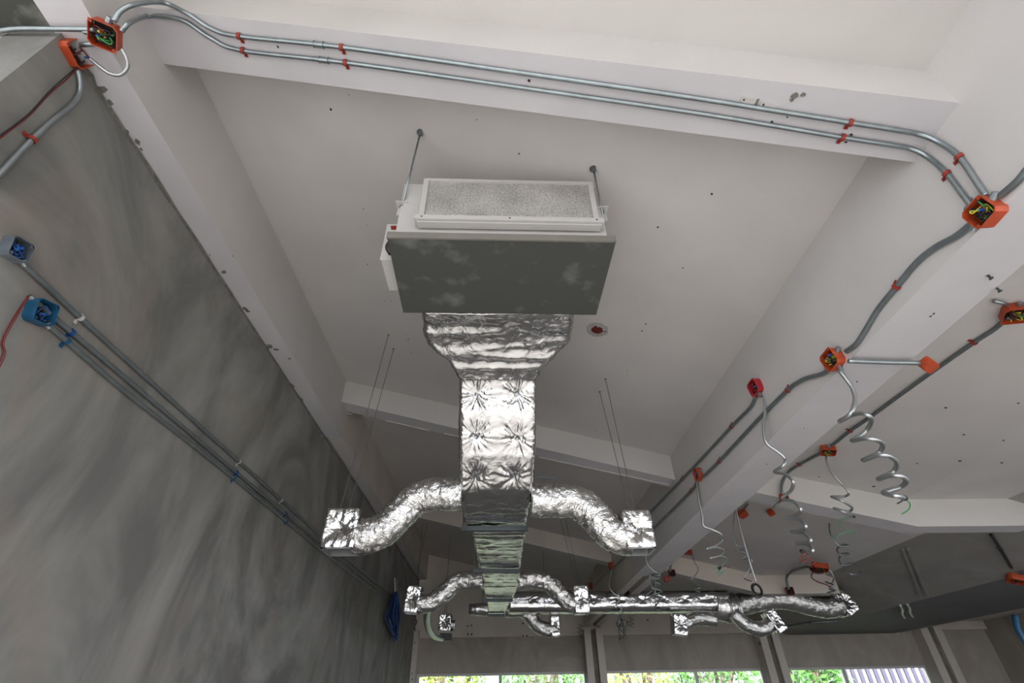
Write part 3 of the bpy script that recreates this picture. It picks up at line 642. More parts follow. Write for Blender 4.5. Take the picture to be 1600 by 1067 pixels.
# ------------------------------------------------------------------ conduits, boxes, flexible tails
def conduit(label, pts, r, m='galv', clips=(), cm='redclip', norm=None, coup=(), name='conduit', k=8):
    P = smooth(pts, k); t = thing(name, label, 'pipe', P[0])
    MB().tube(P, r, 10).build('tube', m, t, smooth=True)
    for c in clips:
        c, cmm = (c if isinstance(c, tuple) else (c, cm))
        i = min(range(1, len(P)-1), key=lambda i: (P[i]-c).length); d = (P[i+1]-P[i-1]).normalized()
        # position exactly near c on the line
        p = P[i-1]+d*max(0, (c-P[i-1]).dot(d)) if (c-P[i-1]).dot(d) > 0 else P[i]
        nn = norm(p); s = d.cross(nn).normalized(); w = .016
        b = MB(); arc = []
        for q in range(9):
            a = PI*q/8; arc.append(p+s*math.cos(a)*(r+.002)+nn*math.sin(a)*(r+.002))
        arc = [p+s*(r+.022)-nn*(r-.002), p+s*(r+.003)-nn*(r-.002)]+arc+[p-s*(r+.003)-nn*(r-.002)]
        V = []; 
        for q in arc: V += [q-d*w/2, q+d*w/2]
        out = []
        ctr = p
        for kk, q in enumerate(arc):
            off = (q-ctr); off = (off-d*off.dot(d)); off = off.normalized()*.003 if kk > 1 and kk < len(arc)-1 else nn*.003
            out += [q-d*w/2+off, q+d*w/2+off]
        n2 = len(V); F = []
        for kk in range(len(arc)-1):
            F += [(2*kk, 2*kk+1, 2*kk+3, 2*kk+2), (n2+2*kk, n2+2*kk+2, n2+2*kk+3, n2+2*kk+1), (2*kk, 2*kk+2, n2+2*kk+2, n2+2*kk), (2*kk+1, n2+2*kk+1, n2+2*kk+3, 2*kk+3)]
        F += [(0, n2, n2+1, 1), (n2-2, n2-1, 2*n2-1, 2*n2-2)]
        b.add(V+out, F)
        b.tube([p+s*(r+.014)-nn*(r-.002), p+s*(r+.014)-nn*(r-.009)], .0045, 6)
        b.build('pipe_clip', cmm, t)
    for c in coup:
        i = min(range(1, len(P)-1), key=lambda i: (P[i]-c).length); d = (P[i+1]-P[i-1]).normalized(); p = P[i-1]+d*(c-P[i-1]).dot(d)
        MB().tube([p-d*.022, p+d*.022], r+.003, 12).tube([p-d*.024, p-d*.020], r+.005, 12).tube([p+d*.020, p+d*.024], r+.005, 12).build('coupling', 'galv', t, smooth=False)
    return t
def wirepath(c, ax_, ay_, az_, rd, s):
    p = [c+ax_*rd.uniform(-.3, .3)*s+ay_*rd.uniform(-.4, .4)*s+az_*rd.uniform(-.1, .35)*s for _ in range(5)]
    return smooth(p, 4)
def jbox(label, c, nn, up, s=.10, dep=.05, m='orange', openface=True, wm=('black', 'green', 'black', 'yellow', 'redw'), seed=1, name='junction_box', conn=(), out=1.0):
    """open steel junction box; c on the wall, nn points away from it"""
    c = Vector(c); nn = Vector(nn).normalized(); up = Vector(up); up = (up-nn*up.dot(nn)).normalized(); sd = up.cross(nn)
    t = thing(name, label, 'junction box', c); ch = s*.14; o8 = octo(s, s, ch); i8 = octo(s-.006, s-.006, ch)
    P = lambda q, h_: c+sd*q[0]+up*q[1]+nn*h_
    b = MB(); n_ = 8
    V = [P(q, 0) for q in o8]+[P(q, dep) for q in o8]+[P(q, dep) for q in i8]+[P(q, .003) for q in i8]
    F = [tuple(range(8))]+[(i, (i+1) % 8, 8+(i+1) % 8, 8+i) for i in range(8)]+[(8+i, 8+(i+1) % 8, 16+(i+1) % 8, 16+i) for i in range(8)]+[(16+i, 16+(i+1) % 8, 24+(i+1) % 8, 24+i) for i in range(8)]+[tuple(range(24, 32))]
    bo = b.add(V, F).build('box_shell', m, t)
    if not openface: MB().obox(c+nn*(dep+.0015), sd, up, nn, s*.98, s*.98, .003, ch).build('cover_plate', m, t)
    e = MB()
    for sx_ in (-1, 1):
        q = c+sd*sx_*(s/2-.009)+up*sx_*(s/2-.009)*1+nn*(dep-.0015); e.obox(q, sd, up, nn, .014, .014, .003)
    if openface: e.build('screw_ear', m, bo)
    MB().obox(c+nn*.0045, sd, up, nn, s-.012, s-.012, .003, ch*.8).build('box_inner_shade', 'darkin', t) if openface else None  # near-black plate paints the shade inside the open box
    rd = random.Random(seed)
    if openface:
        for w_ in wm:
            for _ in range(2): MB().tube(wirepath(c+nn*dep*.45, sd, up, nn, rd, s*.85), .0028 if s < .12 else .0035, 5).build('wire', w_, t, smooth=True)
        q = c+nn*dep*.7+sd*rd.uniform(-.2, .2)*s+up*rd.uniform(-.2, .2)*s; MB().tube([q, q+nn*.016], [.006, .0035], 8).build('wire_cap', 'bluew', t)
    for dx_, dy_ in conn:
        d = (sd*dx_+up*dy_).normalized(); q = c+d*s/2+nn*dep*.45
        MB().tube([q-d*.002, q+d*.014], .014, 10).tube([q+d*.012, q+d*.026], .0115, 10).build('connector', 'galv', t, smooth=False)
    return t
def flex(label, pts, r=.0085, m='flex', ends=(), name='flexible_conduit', ribs=True):
    P = resample(smooth(pts, 8), .0045 if ribs else .012); t = thing(name, label, 'cable', P[0])
    rs = [r*(1+(.10 if i % 2 else -.10)) for i in range(len(P))] if ribs else r
    MB().tube(P, rs, 8).build('flexible_tube', m, t, smooth=True)
    d = (P[-1]-P[-3]).normalized(); 
    if ends: MB().tube([P[-1]-d*.03, P[-1]+d*.006], r*1.25, 8).build('end_sleeve', 'black', t)
    for (pp, mm) in ends: MB().tube(smooth(pp, 5), .0028, 5).build('loose_wire', mm, t, smooth=True)
    return t
def zig(L, y0, amp=.10, k0=3, T=5):    # screen-traced coil given real depth: it turns toward and away from the viewer
    out = []
    for i, (x_, y_) in enumerate(L):
        dy = 0 if i < k0 else amp*math.sin(2*PI*(i-k0)/T)
        out.append(aty(x_, y_, y0+dy/U))
    return out
NL = lambda p: Vector((1, 0, 0)); NR = lambda p: Vector((-1, 0, 0)); ND = lambda p: Vector((0, 0, -1))
# --- on the near cross beam
rC = .0105
AO = .012
def LA(L): return [ata(x_, y_, AO) for x_, y_ in L]
def LR(L, o=.012): return [atx(x_, y_, XRB-o/U) for x_, y_ in L]
zl0 = ZL-.022
Cu = [atz(178, 33, zl0), atz(190, 16, zl0+.03), atz(215, 6, ZL+.05), atz(255, 4, ZL+.10), atz(292, 20, 1.85)]
up_ = LA([(330, 45), (375, 57), (534, 74), (800, 112), (1070, 151), (1210, 173), (1330, 192), (1405, 204)])
cu = conduit('upper of the two steel conduits along the near beam', Cu[:3]+[ata(255, 4, AO), ata(292, 21, AO)]+up_+[ata(1440, 211, AO)]+LR([(1474, 226), (1500, 247), (1528, 288), (1541, 306)]), rC,
   clips=[ata(374, 57, AO), ata(534, 74, AO), ata(1328, 192, AO), (atx(1499, 244, XRB-.01), 'redclip')], norm=lambda p: Vector((-.9, 0, -.3)).normalized() if p.x > 1.7 else -NS, coup=[ata(498, 69.5, AO)])
cl = conduit('lower of the two steel conduits along the near beam', [atz(190, 49, zl0), atz(203, 35, zl0+.03), ata(228, 26, AO), ata(258, 26, AO), ata(290, 34, AO)]+LA([(330, 60), (378, 79), (540, 98), (800, 135), (1070, 174), (1200, 195), (1318, 215), (1395, 227)])+[ata(1425, 233, AO)]+LR([(1452, 247), (1478, 270), (1505, 305), (1521, 326)]), rC,
   clips=[ata(380, 79, AO), ata(540, 98, AO), ata(1316, 215, AO), (atx(1479, 271, XRB-.01), 'redclip')], norm=lambda p: Vector((-.9, 0, -.3)).normalized() if p.x > 1.7 else -NS, coup=[ata(506, 93.5, AO)])
# broken white bracket left on the beam
t = thing('broken_bracket', 'broken white plastic bracket stuck to the near beam above the conduits', 'bracket', ata(1185, 160))
for (a, b_, w_) in (((1158, 154), (1180, 160), .026), ((1189, 161), (1211, 170), .022)):
    p, q = ata(*a, .004), ata(*b_, .004); d = (q-p).normalized(); s_ = d.cross(NS).normalized()
    MB().obox((p+q)/2, d, s_, NS, (q-p).length, w_, .006).build('bracket_half', 'white', t, bevel=.001)
    MB().prism([(p+d*.012)-NS*.0035+(d*math.cos(k*PI/4)+s_*math.sin(k*PI/4))*.004 for k in range(8)], NS, .003).build('screw_hole', 'darkin', t)
MB().obox(ata(1183, 160, .003), CX, Y, NS, .008, .028, .004).build('broken_edge', 'mortar', t)
# --- top left corner
jbox('orange open box overhanging the beam corner at the upper left, wires inside', atz(169, 53, ZL), (.15, -.25, -1), (.9, .45, 0), .105, .055, seed=3, conn=((.3, -1), (-1, .2)))
jbox('orange empty open box on top of the grey wall in the upper left corner', atx(113, 82, XLW), (1, 0, -.15), (0, .15, 1), .11, .05, seed=5, wm=('redw',))
conduit('steel conduit entering from the left edge toward the corner boxes', [atz(-60, 58, zl0), atz(-10, 50, zl0), atz(25, 45, zl0), atz(80, 45, zl0), atz(148, 46, zl0)], rC)
conduit('short steel nipple joining the two corner boxes', [atz(126, 70, ZL-.02), atz(152, 68, ZL-.02)], rC)
flex('small looped flexible conduit linking the two orange corner boxes', [atz(190, 76, zl0-.01), atz(198, 92, zl0-.02), atz(199, 106, zl0-.03), atz(188, 117, zl0-.04), atz(172, 115, zl0-.04), atz(157, 105, zl0-.03), atz(142, 93, zl0-.01)], .0075)
LW = lambda L, o=.013: [atx(x_, y_, XLW+o/U) for x_, y_ in L]
conduit('bent steel conduit running down the grey wall from the corner box', LW([(121, 108), (125, 128), (124, 146), (112, 164), (85, 186), (50, 218), (15, 255), (-30, 304)]), .0115, clips=LW([(50, 218)]), norm=NL)
for lab, L, mm in (('black wire trailing from the corner box along the grey wall', [(132, 95), (105, 118), (78, 142), (45, 178), (0, 212), (-30, 236)], 'black'),
                   ('dark red wire trailing beside the black one from the corner box', [(130, 98), (104, 124), (76, 148), (44, 182), (2, 214), (-30, 240)], 'redw')):
    o = MB().tube(smooth(LW(L, .03), 6), .0032, 6).build('electric_wire', mm, None, smooth=True); tag(o, lab, 'wire')
# --- three conduits along the left wall
c3 = [('upper conduit of three on the grey wall, with white clips', [(30, 407), (75, 449), (125, 496), (216, 579), (361, 710), (439, 781), (506, 841), (560, 888), (613, 931)], [((125, 496), 'white'), ((373, 721), 'white'), ((439, 781), 'white')]),
      ('middle conduit of three on the grey wall, with dark blue clips', [(46, 463), (111, 519), (202, 596), (337, 711), (444, 801), (506, 852), (560, 895), (612, 936)], [((111, 519), 'bluehose'), ((369, 738), 'bluehose'), ((446, 803), 'bluehose')]),
      ('lowest conduit of three on the grey wall, with light blue clips', [(72, 504), (108, 536), (202, 617), (321, 711), (446, 813), (506, 863), (560, 904), (610, 941)], [((104, 532), 'blue'), ((365, 747), 'blue'), ((447, 814), 'blue')])]
for lab, L, cs in c3:
    conduit(lab, LW(L), .0115, 'galv_dark', clips=[(atx(*c, XLW+.013/U), mm) for c, mm in cs], norm=NL)
jbox('pale grey steel outlet box on the left wall at the left edge', atx(16, 390, XLW), (1, 0, 0), (0, -.25, 1), .085, .045, 'boxgrey', seed=8, wm=('bluew', 'bluehose'), conn=((1, -.7),))
jbox('blue outlet box on the grey wall, at the head of the lowest conduit', atx(54, 488, XLW), (1, 0, 0), (0, -.3, 1), .095, .05, 'blue', seed=9, wm=('bluehose',), conn=((1, -.8),))
for k_, L in enumerate(([(44, 462), (28, 485), (10, 515), (2, 535), (4, 552), (-6, 575)], [(45, 463), (31, 486), (13, 517), (5, 537), (8, 553), (-4, 580)])):
    o = MB().tube(smooth(LW(L, .03+.01*k_), 6), .0028, 6).build('electric_wire', 'redw', None, smooth=True)
    tag(o, ('inner' if k_ else 'outer')+' strand of the red wire pair hanging from the middle wall conduit', 'wire')
for k_, L in enumerate(([(619, 906), (634, 920), (643, 927)], [(621, 903), (637, 915), (645, 922)])):
    conduit(('lower' if k_ == 0 else 'upper')+' short conduit stub above the blue tubing coil', LW(L, .02), .011, 'galv_dark')
# blue tube coil hanging at the end of the wall
t = thing('blue_tube_coil', 'long bundle of blue tubing hanging on the grey wall near the far end', 'hose', LW([(617, 930)])[0])
rd = random.Random(4)
for k_ in range(16):
    sx_ = rd.uniform(-6, 6); L = [(618+rd.uniform(-1, 2), 925), (614+sx_, 948), (611+sx_*1.3, 968+rd.uniform(-4, 4)), (617+rd.uniform(-3, 3), 985+rd.uniform(0, 18)), (622+sx_*.5, 970), (622+sx_*.6, 948), (619+rd.uniform(-1, 2), 927)]
    MB().tube(smooth([atx(x_, y_, XLW+(.03+rd.uniform(0, .09))/U) for x_, y_ in L], 6), .010, 6).build('tube_strand', 'bluehose', t, smooth=True)
MB().tube([LW([(621, 903)], .05)[0], LW([(619, 930)], .07)[0]], .012, 8).tube([LW([(617, 903)], .03)[0], LW([(617, 930)], .05)[0]], .012, 8).build('hanging_tail', 'wirel', t)
# --- on the right beam
conduit('dark conduit entering from the right edge to the nearest right box', LR([(1640, 225), (1610, 258), (1590, 282), (1572, 298), (1562, 306)]), .0115, 'galv_dark')
jbox('orange open box nearest the camera on the right beam, wires and blue cap inside', atx(1549, 331, XRB), (-1, -.05, -.1), (0, .1, 1), .093, .055, seed=11, conn=((1, .3), (-1, -.1), (.25, 1), (-.4, 1)))
conduit('dark wavy conduit between the two nearest orange boxes of the right beam', LR([(1522, 346), (1495, 368), (1462, 386), (1432, 410), (1401, 447), (1372, 483), (1352, 516), (1338, 537), (1322, 549)]), .0125, 'galv_dark', clips=LR([(1401, 447)]), norm=NR)
jbox('orange open box on the right beam where the large spiral hangs', atx(1309, 561, XRB), (-1, -.05, -.1), (0, .1, 1), .10, .055, seed=12, conn=((1, .3), (-1, 0), (0, -1)))
conduit('dark conduit below the large spiral box running to the next orange box', LR([(1298, 575), (1285, 584), (1262, 590), (1247, 597), (1231, 609), (1188, 652), (1128, 716), (1106, 738), (1098, 745)]), .0125, 'galv_dark', clips=LR([(1231, 609), (1124, 721)]), norm=NR)
jbox('maroon red open box on the right beam above the lower conduit', atx(1186, 605, XRB), (-1, -.05, -.1), (0, .1, 1), .10, .05, 'red', seed=13, wm=('redw', 'redw'), conn=((-1, -.4), (0, -1)))
conduit('upper dark conduit of the right beam, starting at the maroon box', LR([(1181, 620), (1171, 638), (1145, 664), (1090, 723), (1010, 806), (960, 856), (924, 893)]), .0115, 'galv_dark', clips=LR([(1143, 666), (1066, 749)]), norm=NR)
jbox('small orange open box on the right beam above the green-tipped spiral', atx(1095, 741, XRB), (-1, -.05, -.1), (0, .1, 1), .095, .05, seed=14, wm=('black', 'green', 'bluew'), conn=((1, 0), (-1, -.3)))
conduit('lower dark conduit of the right beam running on to the far end', LR([(1088, 754), (1081, 766), (1040, 807), (1000, 846), (965, 880), (930, 914)]), .0115, 'galv_dark', clips=LR([(1079, 768)]), norm=NR)
jbox('little red box on the far right beam above the cross duct', atx(957, 884, XRB), (-1, -.05, -.1), (0, .1, 1), .10, .05, 'orange', False, seed=15)
jbox('farthest little red box on the right beam beside the second outlet', atx(925, 915, XRB), (-1, -.05, -.1), (0, .1, 1), .11, .05, 'orange', False, seed=16)
conduit('short straight steel pipe crossing the soffit between two orange boxes', [atz(1326, 564, ZR-.02), atz(1380, 566, ZR-.02), atz(1436, 567, ZR-.02)], .0115)
jbox('small closed orange box at the outer edge of the beam soffit', atz(1444, 565, ZR), (.1, -.3, -1), (1, .6, 0), .062, .05, openface=False, seed=17)
# --- on the right-hand ceiling
LC = lambda L, o=.014: [atc(x_, y_, o) for x_, y_ in L]
jbox('orange open box at the right edge of the right ceiling', atc(1585, 484, 0), -NS, (.5, 1, 0), .13, .055, seed=18, conn=((0, -1), (-1, .4)))
conduit('short steel stub entering the right edge ceiling box', [atc(1553, 470, .02), atc(1574, 476, .02)], .0115)
conduit('long dark conduit along the right ceiling toward the small spiral box', LC([(1578, 494), (1552, 516), (1524, 534), (1440, 593), (1358, 653), (1330, 672), (1308, 690), (1300, 696)]), .0125, 'galv_dark', clips=LC([(1522, 535), (1329, 673)]), norm=lambda p: -NS)
jbox('orange open box on the right ceiling above the small spiral', atc(1293, 700, 0), -NS, (.4, 1, 0), .12, .05, seed=19, conn=((0, 1), (0, -1)))
zz = 3.40
conduit('dark conduit bending down the middle cross beam on the right', LC([(1283, 708), (1262, 719), (1238, 733), (1228, 743)])+[aty(1222, 756, zz-.02), aty(1221, 770, zz-.02)], .0125, 'galv_dark', clips=LC([(1250, 726)]), norm=lambda p: -NS)
jbox('orange box on the face of the middle cross beam on the right', aty(1223, 778, zz), (0, -1, -.2), (0, 0, 1), .07, .05, openface=True, seed=20, wm=('black', 'green'), conn=((0, 1),))
conduit('short dark pipe under the middle cross beam', [aty(1219, 783, zz+.02), atc(1208, 793, .1, 1.618)], .012, 'galv_dark')
jbox('small red box under the middle cross beam beside the long spiral', atc(1203, 798, .02), (0, -.4, -1), (1, 1, 0), .07, .045, 'orange', False, seed=22)
jbox('red box against the soffit edge below the middle cross beam', atc(1159, 800, .02), (0, -.4, -1), (1, 1, 0), .10, .05, 'orange', False, seed=23, conn=((.2, 1),))
conduit('short dark pipe rising from the red box at the soffit edge', [atc(1161, 797, .03), atc(1168, 788, .05)], .013, 'galv_dark')
y4 = 5.2
jbox('red box on the ceiling at the top of the bent far conduit', atc(1075, 860, .0), -NS, (.4, 1, 0), .12, .05, 'redclip', False, seed=24)
conduit('dark conduit bent from the ceiling down the far cross beam', [atc(1071, 860, .03), atc(1060, 866, .03), atc(1051, 875, .03), aty(1048, 884, 5.80), aty(1047, 893, 5.80)], .016, 'galv_dark')
jbox('dark red box low on the far cross beam', aty(1049, 896, 5.85), (0, -1, 0), (0, 0, 1), .10, .05, 'redclip', True, seed=25, wm=('black',))
jbox('tiny red box under the far cross beam, left of the others', aty(1041, 905, 5.9), (0, -1, 0), (0, 0, 1), .08, .05, 'redclip', False, seed=26)
jbox('red box on the ceiling just above the cross duct, left', atc(985, 921, 0), -NS, (.4, 1, 0), .13, .06, 'redclip', False, seed=27)
conduit('dark conduit leading right from the red box above the cross duct', [atc(989, 919, .03), atc(1003, 909, .03), atc(1019, 899, .03)], .02, 'galv_dark')
jbox('red box on the ceiling just above the cross duct, beside the small coil', atc(1076, 926, 0), -NS, (.4, 1, 0), .13, .06, 'red', False, seed=28)
jbox('orange-red box in a knot of red wire at the far right ceiling', atc(1280, 882, 0), -NS, (.4, 1, 0), .20, .07, 'orange', True, seed=29, wm=('redw', 'redw', 'black', 'redw', 'green'))
conduit('dark conduit from the red wire knot down the far cross beam', [atc(1268, 884, .03), atc(1250, 888, .03), aty(1234, 895, 5.8), aty(1229, 903, 5.8), aty(1230, 913, 5.8), aty(1233, 921, 5.8)], .018, 'galv_dark')
jbox('red and black box at the foot of the far right bent conduit', aty(1233, 924, 5.85), (0, -1, 0), (0, 0, 1), .11, .05, 'redclip', True, seed=30, wm=('black', 'black', 'black'))
# far right sloped panel: black conduit and orange box
LD = lambda L, o=.03: [onp(x_, y_, pn0-pn*o, pn) for x_, y_ in L]
conduit('black conduit on the dark sloped panel at the far right', LD([(1549, 836), (1563, 858), (1580, 887)]), .018, 'black', clips=LD([(1563, 858)]), norm=lambda p: -pn, cm='black')
jbox('orange box with black corner on the dark sloped panel at the right edge', LD([(1586, 900)], 0)[0], -pn, (.4, 1, 0), .16, .07, 'orange', True, seed=31, wm=('black', 'black'))
conduit('grey pipe leaving the right edge box on the sloped panel', LD([(1592, 895), (1612, 893), (1630, 891)]), .018, 'galv_dark')
o = MB().tube(smooth([aty(1586, 962, 5), aty(1588, 975, 5), aty(1594, 990, 5), aty(1606, 1008, 5)], 6), .035, 10).build('blue_hose', 'blue', None, smooth=True); tag(o, 'thick blue hose hanging down at the lower right edge', 'hose')

# --- spiral flexible tails (traced, with depth)
yS = atx(1310, 578, XRB).y/U
S1 = [(1311, 578), (1322, 592), (1332, 607), (1336, 624), (1329, 646), (1312, 658), (1327, 650), (1344, 646), (1358, 650), (1361, 660), (1352, 674), (1332, 688), (1348, 685), (1369, 687), (1379, 694), (1374, 706), (1349, 719), (1368, 712), (1388, 712), (1401, 723), (1396, 736), (1373, 748), (1389, 743), (1408, 744), (1416, 752), (1406, 761), (1381, 769), (1390, 773), (1403, 775), (1413, 778)]
flex('large silver spiral conduit hanging from the orange box, right of centre', zig(S1, yS, .09, 4, 5), .0105, ends=(([aty(1413, 778, yS), aty(1409, 783, yS), aty(1402, 787, yS)], 'black'), ([aty(1415, 779, yS), aty(1422, 787, yS), aty(1420, 796, yS), aty(1409, 803, yS)], 'green')))
yS = atx(1193, 620, XRB).y/U
S2 = [(1193, 620), (1196, 640), (1193, 662), (1194, 682), (1200, 695), (1214, 705), (1227, 717), (1223, 728), (1210, 737), (1227, 741), (1239, 752), (1236, 766), (1222, 779), (1239, 783), (1251, 795), (1246, 804), (1230, 809), (1249, 812), (1259, 822), (1252, 829), (1237, 831), (1256, 834), (1267, 844), (1258, 848), (1244, 849), (1262, 851), (1270, 860), (1262, 863), (1253, 861)]
flex('long silver spiral conduit hanging from the maroon box', zig(S2, yS, .08, 7, 4), .0095, ends=(([aty(1254, 861, yS), aty(1262, 866, yS), aty(1250, 872, yS), aty(1252, 878, yS), aty(1268, 874, yS), aty(1272, 880, yS), aty(1262, 884, yS)], 'redw'), ([aty(1256, 862, yS), aty(1252, 868, yS), aty(1262, 872, yS), aty(1254, 880, yS)], 'redw')))
yS = atc(1291, 707).y/U-.02
S3 = [(1291, 707), (1292, 722), (1301, 740), (1315, 756), (1326, 770), (1318, 776), (1299, 776), (1316, 783), (1331, 793), (1325, 799), (1303, 794), (1318, 800), (1334, 807)]
flex('thin grey spiral conduit hanging from the right ceiling box', zig(S3, yS, .08, 4, 4), .0095, ends=(([aty(1334, 807, yS), aty(1318, 810, yS), aty(1309, 817, yS), aty(1322, 827, yS), aty(1334, 834, yS), aty(1338, 830, yS)], 'green'), ([aty(1330, 830, yS), aty(1312, 835, yS), aty(1305, 843, yS)], 'teal')))
yS = atx(1090, 752, XRB).y/U
S4 = [(1089, 752), (1091, 775), (1097, 805), (1099, 821), (1112, 827), (1126, 834), (1128, 844), (1118, 852), (1104, 857), (1119, 855), (1131, 860), (1124, 868), (1109, 872), (1125, 869), (1135, 873), (1130, 881), (1124, 888)]
flex('silver spiral conduit with green wire tip hanging right of centre', zig(S4, yS, .07, 5, 4), .009, ends=(([aty(1124, 886, yS), aty(1115, 889, yS), aty(1130, 884, yS), aty(1120, 895, yS), aty(1132, 892, yS), aty(1123, 900, yS)], 'teal'), ([aty(1128, 885, yS), aty(1136, 883, yS), aty(1141, 886, yS)], 'redw')))
yS = atc(1296, 818).y/U
S5 = [(1296, 818), (1296, 827), (1299, 838), (1309, 851), (1318, 854), (1326, 852), (1316, 851), (1308, 858), (1313, 867), (1326, 865), (1316, 865), (1311, 875), (1317, 883), (1331, 880), (1322, 882), (1321, 890), (1330, 897), (1341, 897), (1344, 893)]
flex('dark grey spiral conduit below the right-hand beam, with a hooked end', zig(S5, yS, .06, 5, 4), .009, 'galv')
yS = 3.62
t = flex('straight silver conduit hanging to a round coil of black wire', [aty(1149, 790, yS), aty(1154, 815, yS), aty(1162, 845, yS), aty(1172, 880, yS), aty(1181, 908, yS)], .0085)
rd = random.Random(6); b = MB()
for k_ in range(7):
    c = aty(1183+rd.uniform(-1, 1), 921+rd.uniform(-1, 1), yS+rd.uniform(-.03, .03)); R_ = rd.uniform(.040, .060)
    MB().tube(smooth([c+Vector((math.cos(2*PI*q/9)*R_*.8, math.sin(2*PI*q/9)*R_*.3, math.sin(2*PI*q/9)*R_)) for q in range(10)], 4), .0055, 5).build('coiled_wire', 'black', t, smooth=True)
flex('thin looped conduit with small coils beside the straight one', zig([(1148, 797), (1146, 825), (1149, 848), (1153, 853), (1168, 853), (1156, 861), (1170, 866), (1160, 873), (1174, 874), (1172, 888), (1163, 903), (1174, 908)], yS+.1, .05, 3, 3), .006, 'galv')
yS = atc(1081, 862).y/U
flex('thin spiral hanging from the ceiling above the cross duct, center right', zig([(1081, 862), (1084, 876), (1091, 889), (1086, 900), (1080, 906), (1089, 912), (1094, 918), (1084, 921), (1094, 926), (1086, 931), (1093, 936)], yS, .06, 4, 3), .010, 'galv')
yS = atz(1009, 868, ZR).y/U
flex('tangled grey conduit tail hanging from the right beam above the cross duct', zig([(1009, 868), (1011, 880), (1020, 891), (1028, 896), (1018, 898), (1030, 903), (1017, 907), (1031, 913), (1018, 918), (1034, 924), (1020, 930), (1035, 934), (1026, 944), (1024, 953)], yS, .06, 3, 3), .008, 'galv')
flex('thin tangled wire loop beside the grey conduit tail', zig([(1014, 897), (1016, 912), (1022, 920), (1012, 928), (1008, 936), (1022, 928), (1024, 908), (1024, 950)], yS, .05, 3, 3), .005, 'galv_dark', ribs=False)
yS = atx(956, 890, XRB-.02).y/U
flex('thin pale conduit hanging from the little red box to a dark wire tail', [aty(956, 890, yS), aty(953, 905, yS), aty(952, 917, yS), aty(957, 925, yS), aty(968, 935, yS), aty(963, 945, yS), aty(971, 951, yS), aty(966, 958, yS)], .009, 'flex', ends=())
t = thing('wire_bundle', 'tangle of dark wires hanging below the cross duct left of centre', 'wire', aty(970, 975, yS)); rd = random.Random(9)
for k_ in range(9):
    L = [(968+rd.uniform(-6, 8), 958+q*8+rd.uniform(-3, 3)) for q in range(6)] if k_ < 6 else [(966+math.cos(q)*7, 973+math.sin(q)*6+rd.uniform(-1, 1)) for q in range(8)]
    MB().tube(smooth([aty(x_+q*1.2, y_, yS+rd.uniform(-.05, .05)) for q, (x_, y_) in enumerate(L)], 5), .006, 5).build('wire_strand', 'black' if k_ % 2 else 'galv_dark', t, smooth=True)
for lab, x0_, y0_, m_ in (('grey zigzag wire tail in front of the first far column', 905, 975, 'galv'), ('dark zigzag wire tail just right of the first far column', 933, 958, 'galv_dark'), ('faint zigzag wire tail right of the dark wire tangle', 985, 958, 'galv')):
    flex(lab, zig([(x0_+(6 if q % 2 else -2), y0_+q*3.2) for q in range(8)], YF-.05, .03, 1, 3), .008, m_, ribs=False, name='wire_tail')
yK = atc(1280, 884).y/U
flex('grey coil of conduit above the far right outlet box', zig([(1289, 884), (1298, 893), (1303, 903), (1299, 912), (1290, 909), (1302, 914), (1296, 920), (1305, 922), (1293, 927), (1305, 931), (1311, 938)], yK, .05, 3, 3), .011, 'galv')
flex('red wire loop dropping from the far right wire knot', zig([(1270, 893), (1268, 902), (1278, 909), (1290, 913), (1300, 918)], yK, .03, 1, 3), .008, 'redw', ribs=False, name='red_wire')
t = thing('red_wire_coil', 'round coil of dark red wire under the far right ceiling box', 'wire', atc(1276, 890, .1)); rd = random.Random(2)
for k_ in range(6):
    c = aty(1276+rd.uniform(-2, 2), 889+rd.uniform(-1, 1), yK); R_ = rd.uniform(.05, .085)
    MB().tube(smooth([c+Vector((math.cos(2*PI*q/9)*R_, math.sin(2*PI*q/9)*R_*.5, math.sin(2*PI*q/9)*R_*.8)) for q in range(10)], 3), .007, 5).build('coiled_wire', 'redw' if k_ % 2 else 'black', t, smooth=True)
t = thing('rebar_stubs', 'two bent bright steel bar ends poking out above the third far column', 'metal bar', LD([(1415, 955)])[0])
for k_, (a, b_) in enumerate((((1407, 946), (1410, 958)), ((1418, 944), (1422, 956)))):
    MB().tube(smooth([atz(a[0], a[1], .845), atz((a[0]+b_[0])/2+2, (a[1]+b_[1])/2, .83), atz(b_[0], b_[1], .82), atz(b_[0]+4, b_[1]+7, .82)], 4), .02, 6).build('bar', 'wirel', t)

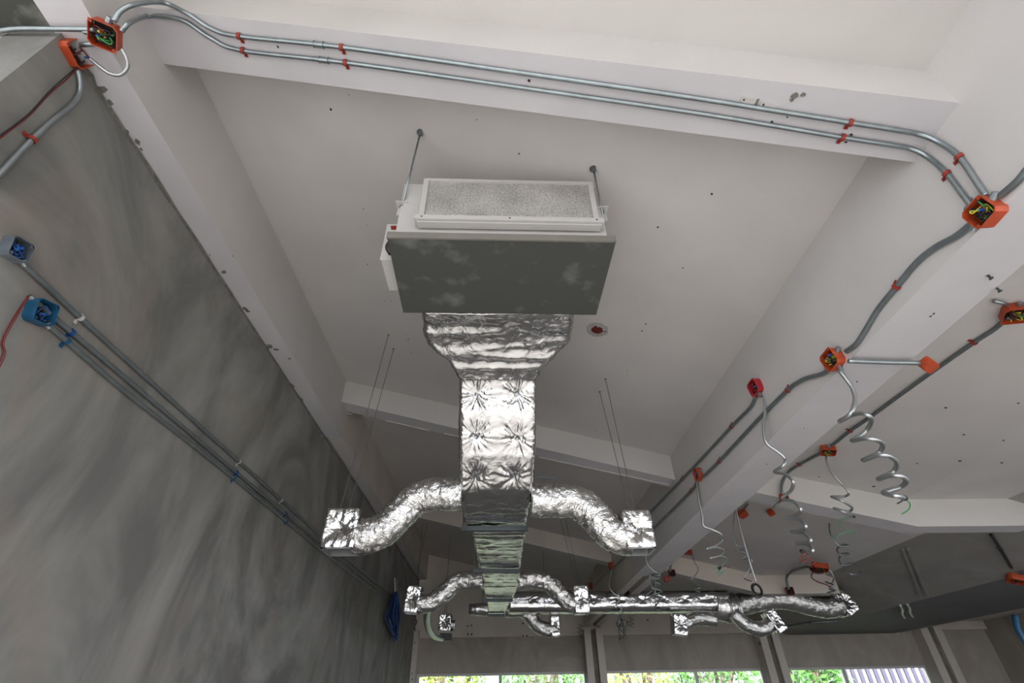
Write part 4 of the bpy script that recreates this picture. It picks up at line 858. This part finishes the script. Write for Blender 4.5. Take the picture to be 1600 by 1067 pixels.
# --- round ceiling opening with a red box behind
c = atc(933, 515, 0); t = thing('round_ceiling_cutout', 'round patched hole in the ceiling with a red box inside', 'ceiling fitting', c)
rd = random.Random(12); n_ = 28; ro = [.088*rd.uniform(.93, 1.05) for _ in range(n_)]; ri = [.046*rd.uniform(.9, 1.08) for _ in range(n_)]
A = [c+(CX*math.cos(2*PI*i/n_)+Y*math.sin(2*PI*i/n_))*ro[i]-NS*.002 for i in range(n_)]; B_ = [c+(CX*math.cos(2*PI*i/n_)+Y*math.sin(2*PI*i/n_))*ri[i]-NS*.004 for i in range(n_)]
MB().add(A+B_, [(i, (i+1) % n_, n_+(i+1) % n_, n_+i) for i in range(n_)]).build('plaster_ring', 'patch', t); bpy.data.objects[-1] if 0 else None
MB().prism([c-NS*.0035+(CX*math.cos(2*PI*i/n_)+Y*math.sin(2*PI*i/n_))*ri[i] for i in range(n_)], NS, .003).build('hole_back', 'redw', t)
MB().prism([c+CX*.062-NS*.005+(CX*math.cos(k*PI/3)+Y*math.sin(k*PI/3))*.006 for k in range(6)], NS, .004).build('screw', 'darkin', t)
MB().obox(c-CX*.0-Y*.052-NS*.005, CX, Y, NS, .010, .03, .004).build('slot', 'white', t)
# wall plugs and a hook on the right soffit near the camera
for k_, (px_, py_) in enumerate(((1543, 430), (1557, 450))):
    c = atz(px_, py_, ZR); o = MB().tube([c+Z*.002, c-Z*.018+X*.004], .005, 6).tube([c-Z*.016+X*.004, c-Z*.02+X*.005], .009, 6).build('screw_bolt', 'steelbar', None); tag(o, ('upper' if k_ == 0 else 'lower')+' dark screw sticking out of the right beam soffit', 'screw')

# --- small things on the far side
conduit('thin grey pipe under the low right soffit beside the far right outlet box', [atz(x_, y_, .845) for x_, y_ in ((1214, 981), (1240, 977), (1266, 973), (1310, 970))], .022, 'galv_dark', clips=[atz(1266, 973, .845)], norm=ND, cm='black')
t = thing('cable_bracket', 'small teal clamp inside the groove of the second far column', 'bracket', aty(1192, 1005, YF-.12))
MB().box(aty(1187, 1007, YF-.14), aty(1197, 1003, YF-.10)).build('clamp', 'blue', t, bevel=.004)
MB().tube([aty(1190, 1003, YF-.14), aty(1190, 999, YF-.14)], .02, 8).tube([aty(1195, 1003, YF-.14), aty(1195, 1000, YF-.14)], .016, 8).build('clamp_screw', 'blue', t)
o = MB().tube(smooth([aty(641+4*math.cos(q*.9), 983+6*math.sin(q*.9), YF-.12) for q in range(16)], 3), .014, 6).build('blue_wire_loop', 'bluehose', None, smooth=True); tag(o, 'small loop of blue wire on the corner post at the far left', 'wire')
o = MB().tube(smooth([aty(x_, y_, YF-.10) for x_, y_ in ((644, 969), (650, 968), (651, 973), (648, 978), (649, 986))], 4), .010, 6).build('bent_rod', 'redw', None, smooth=True); tag(o, 'thin rusty hook on the lintel beside the far left corner post', 'hook')
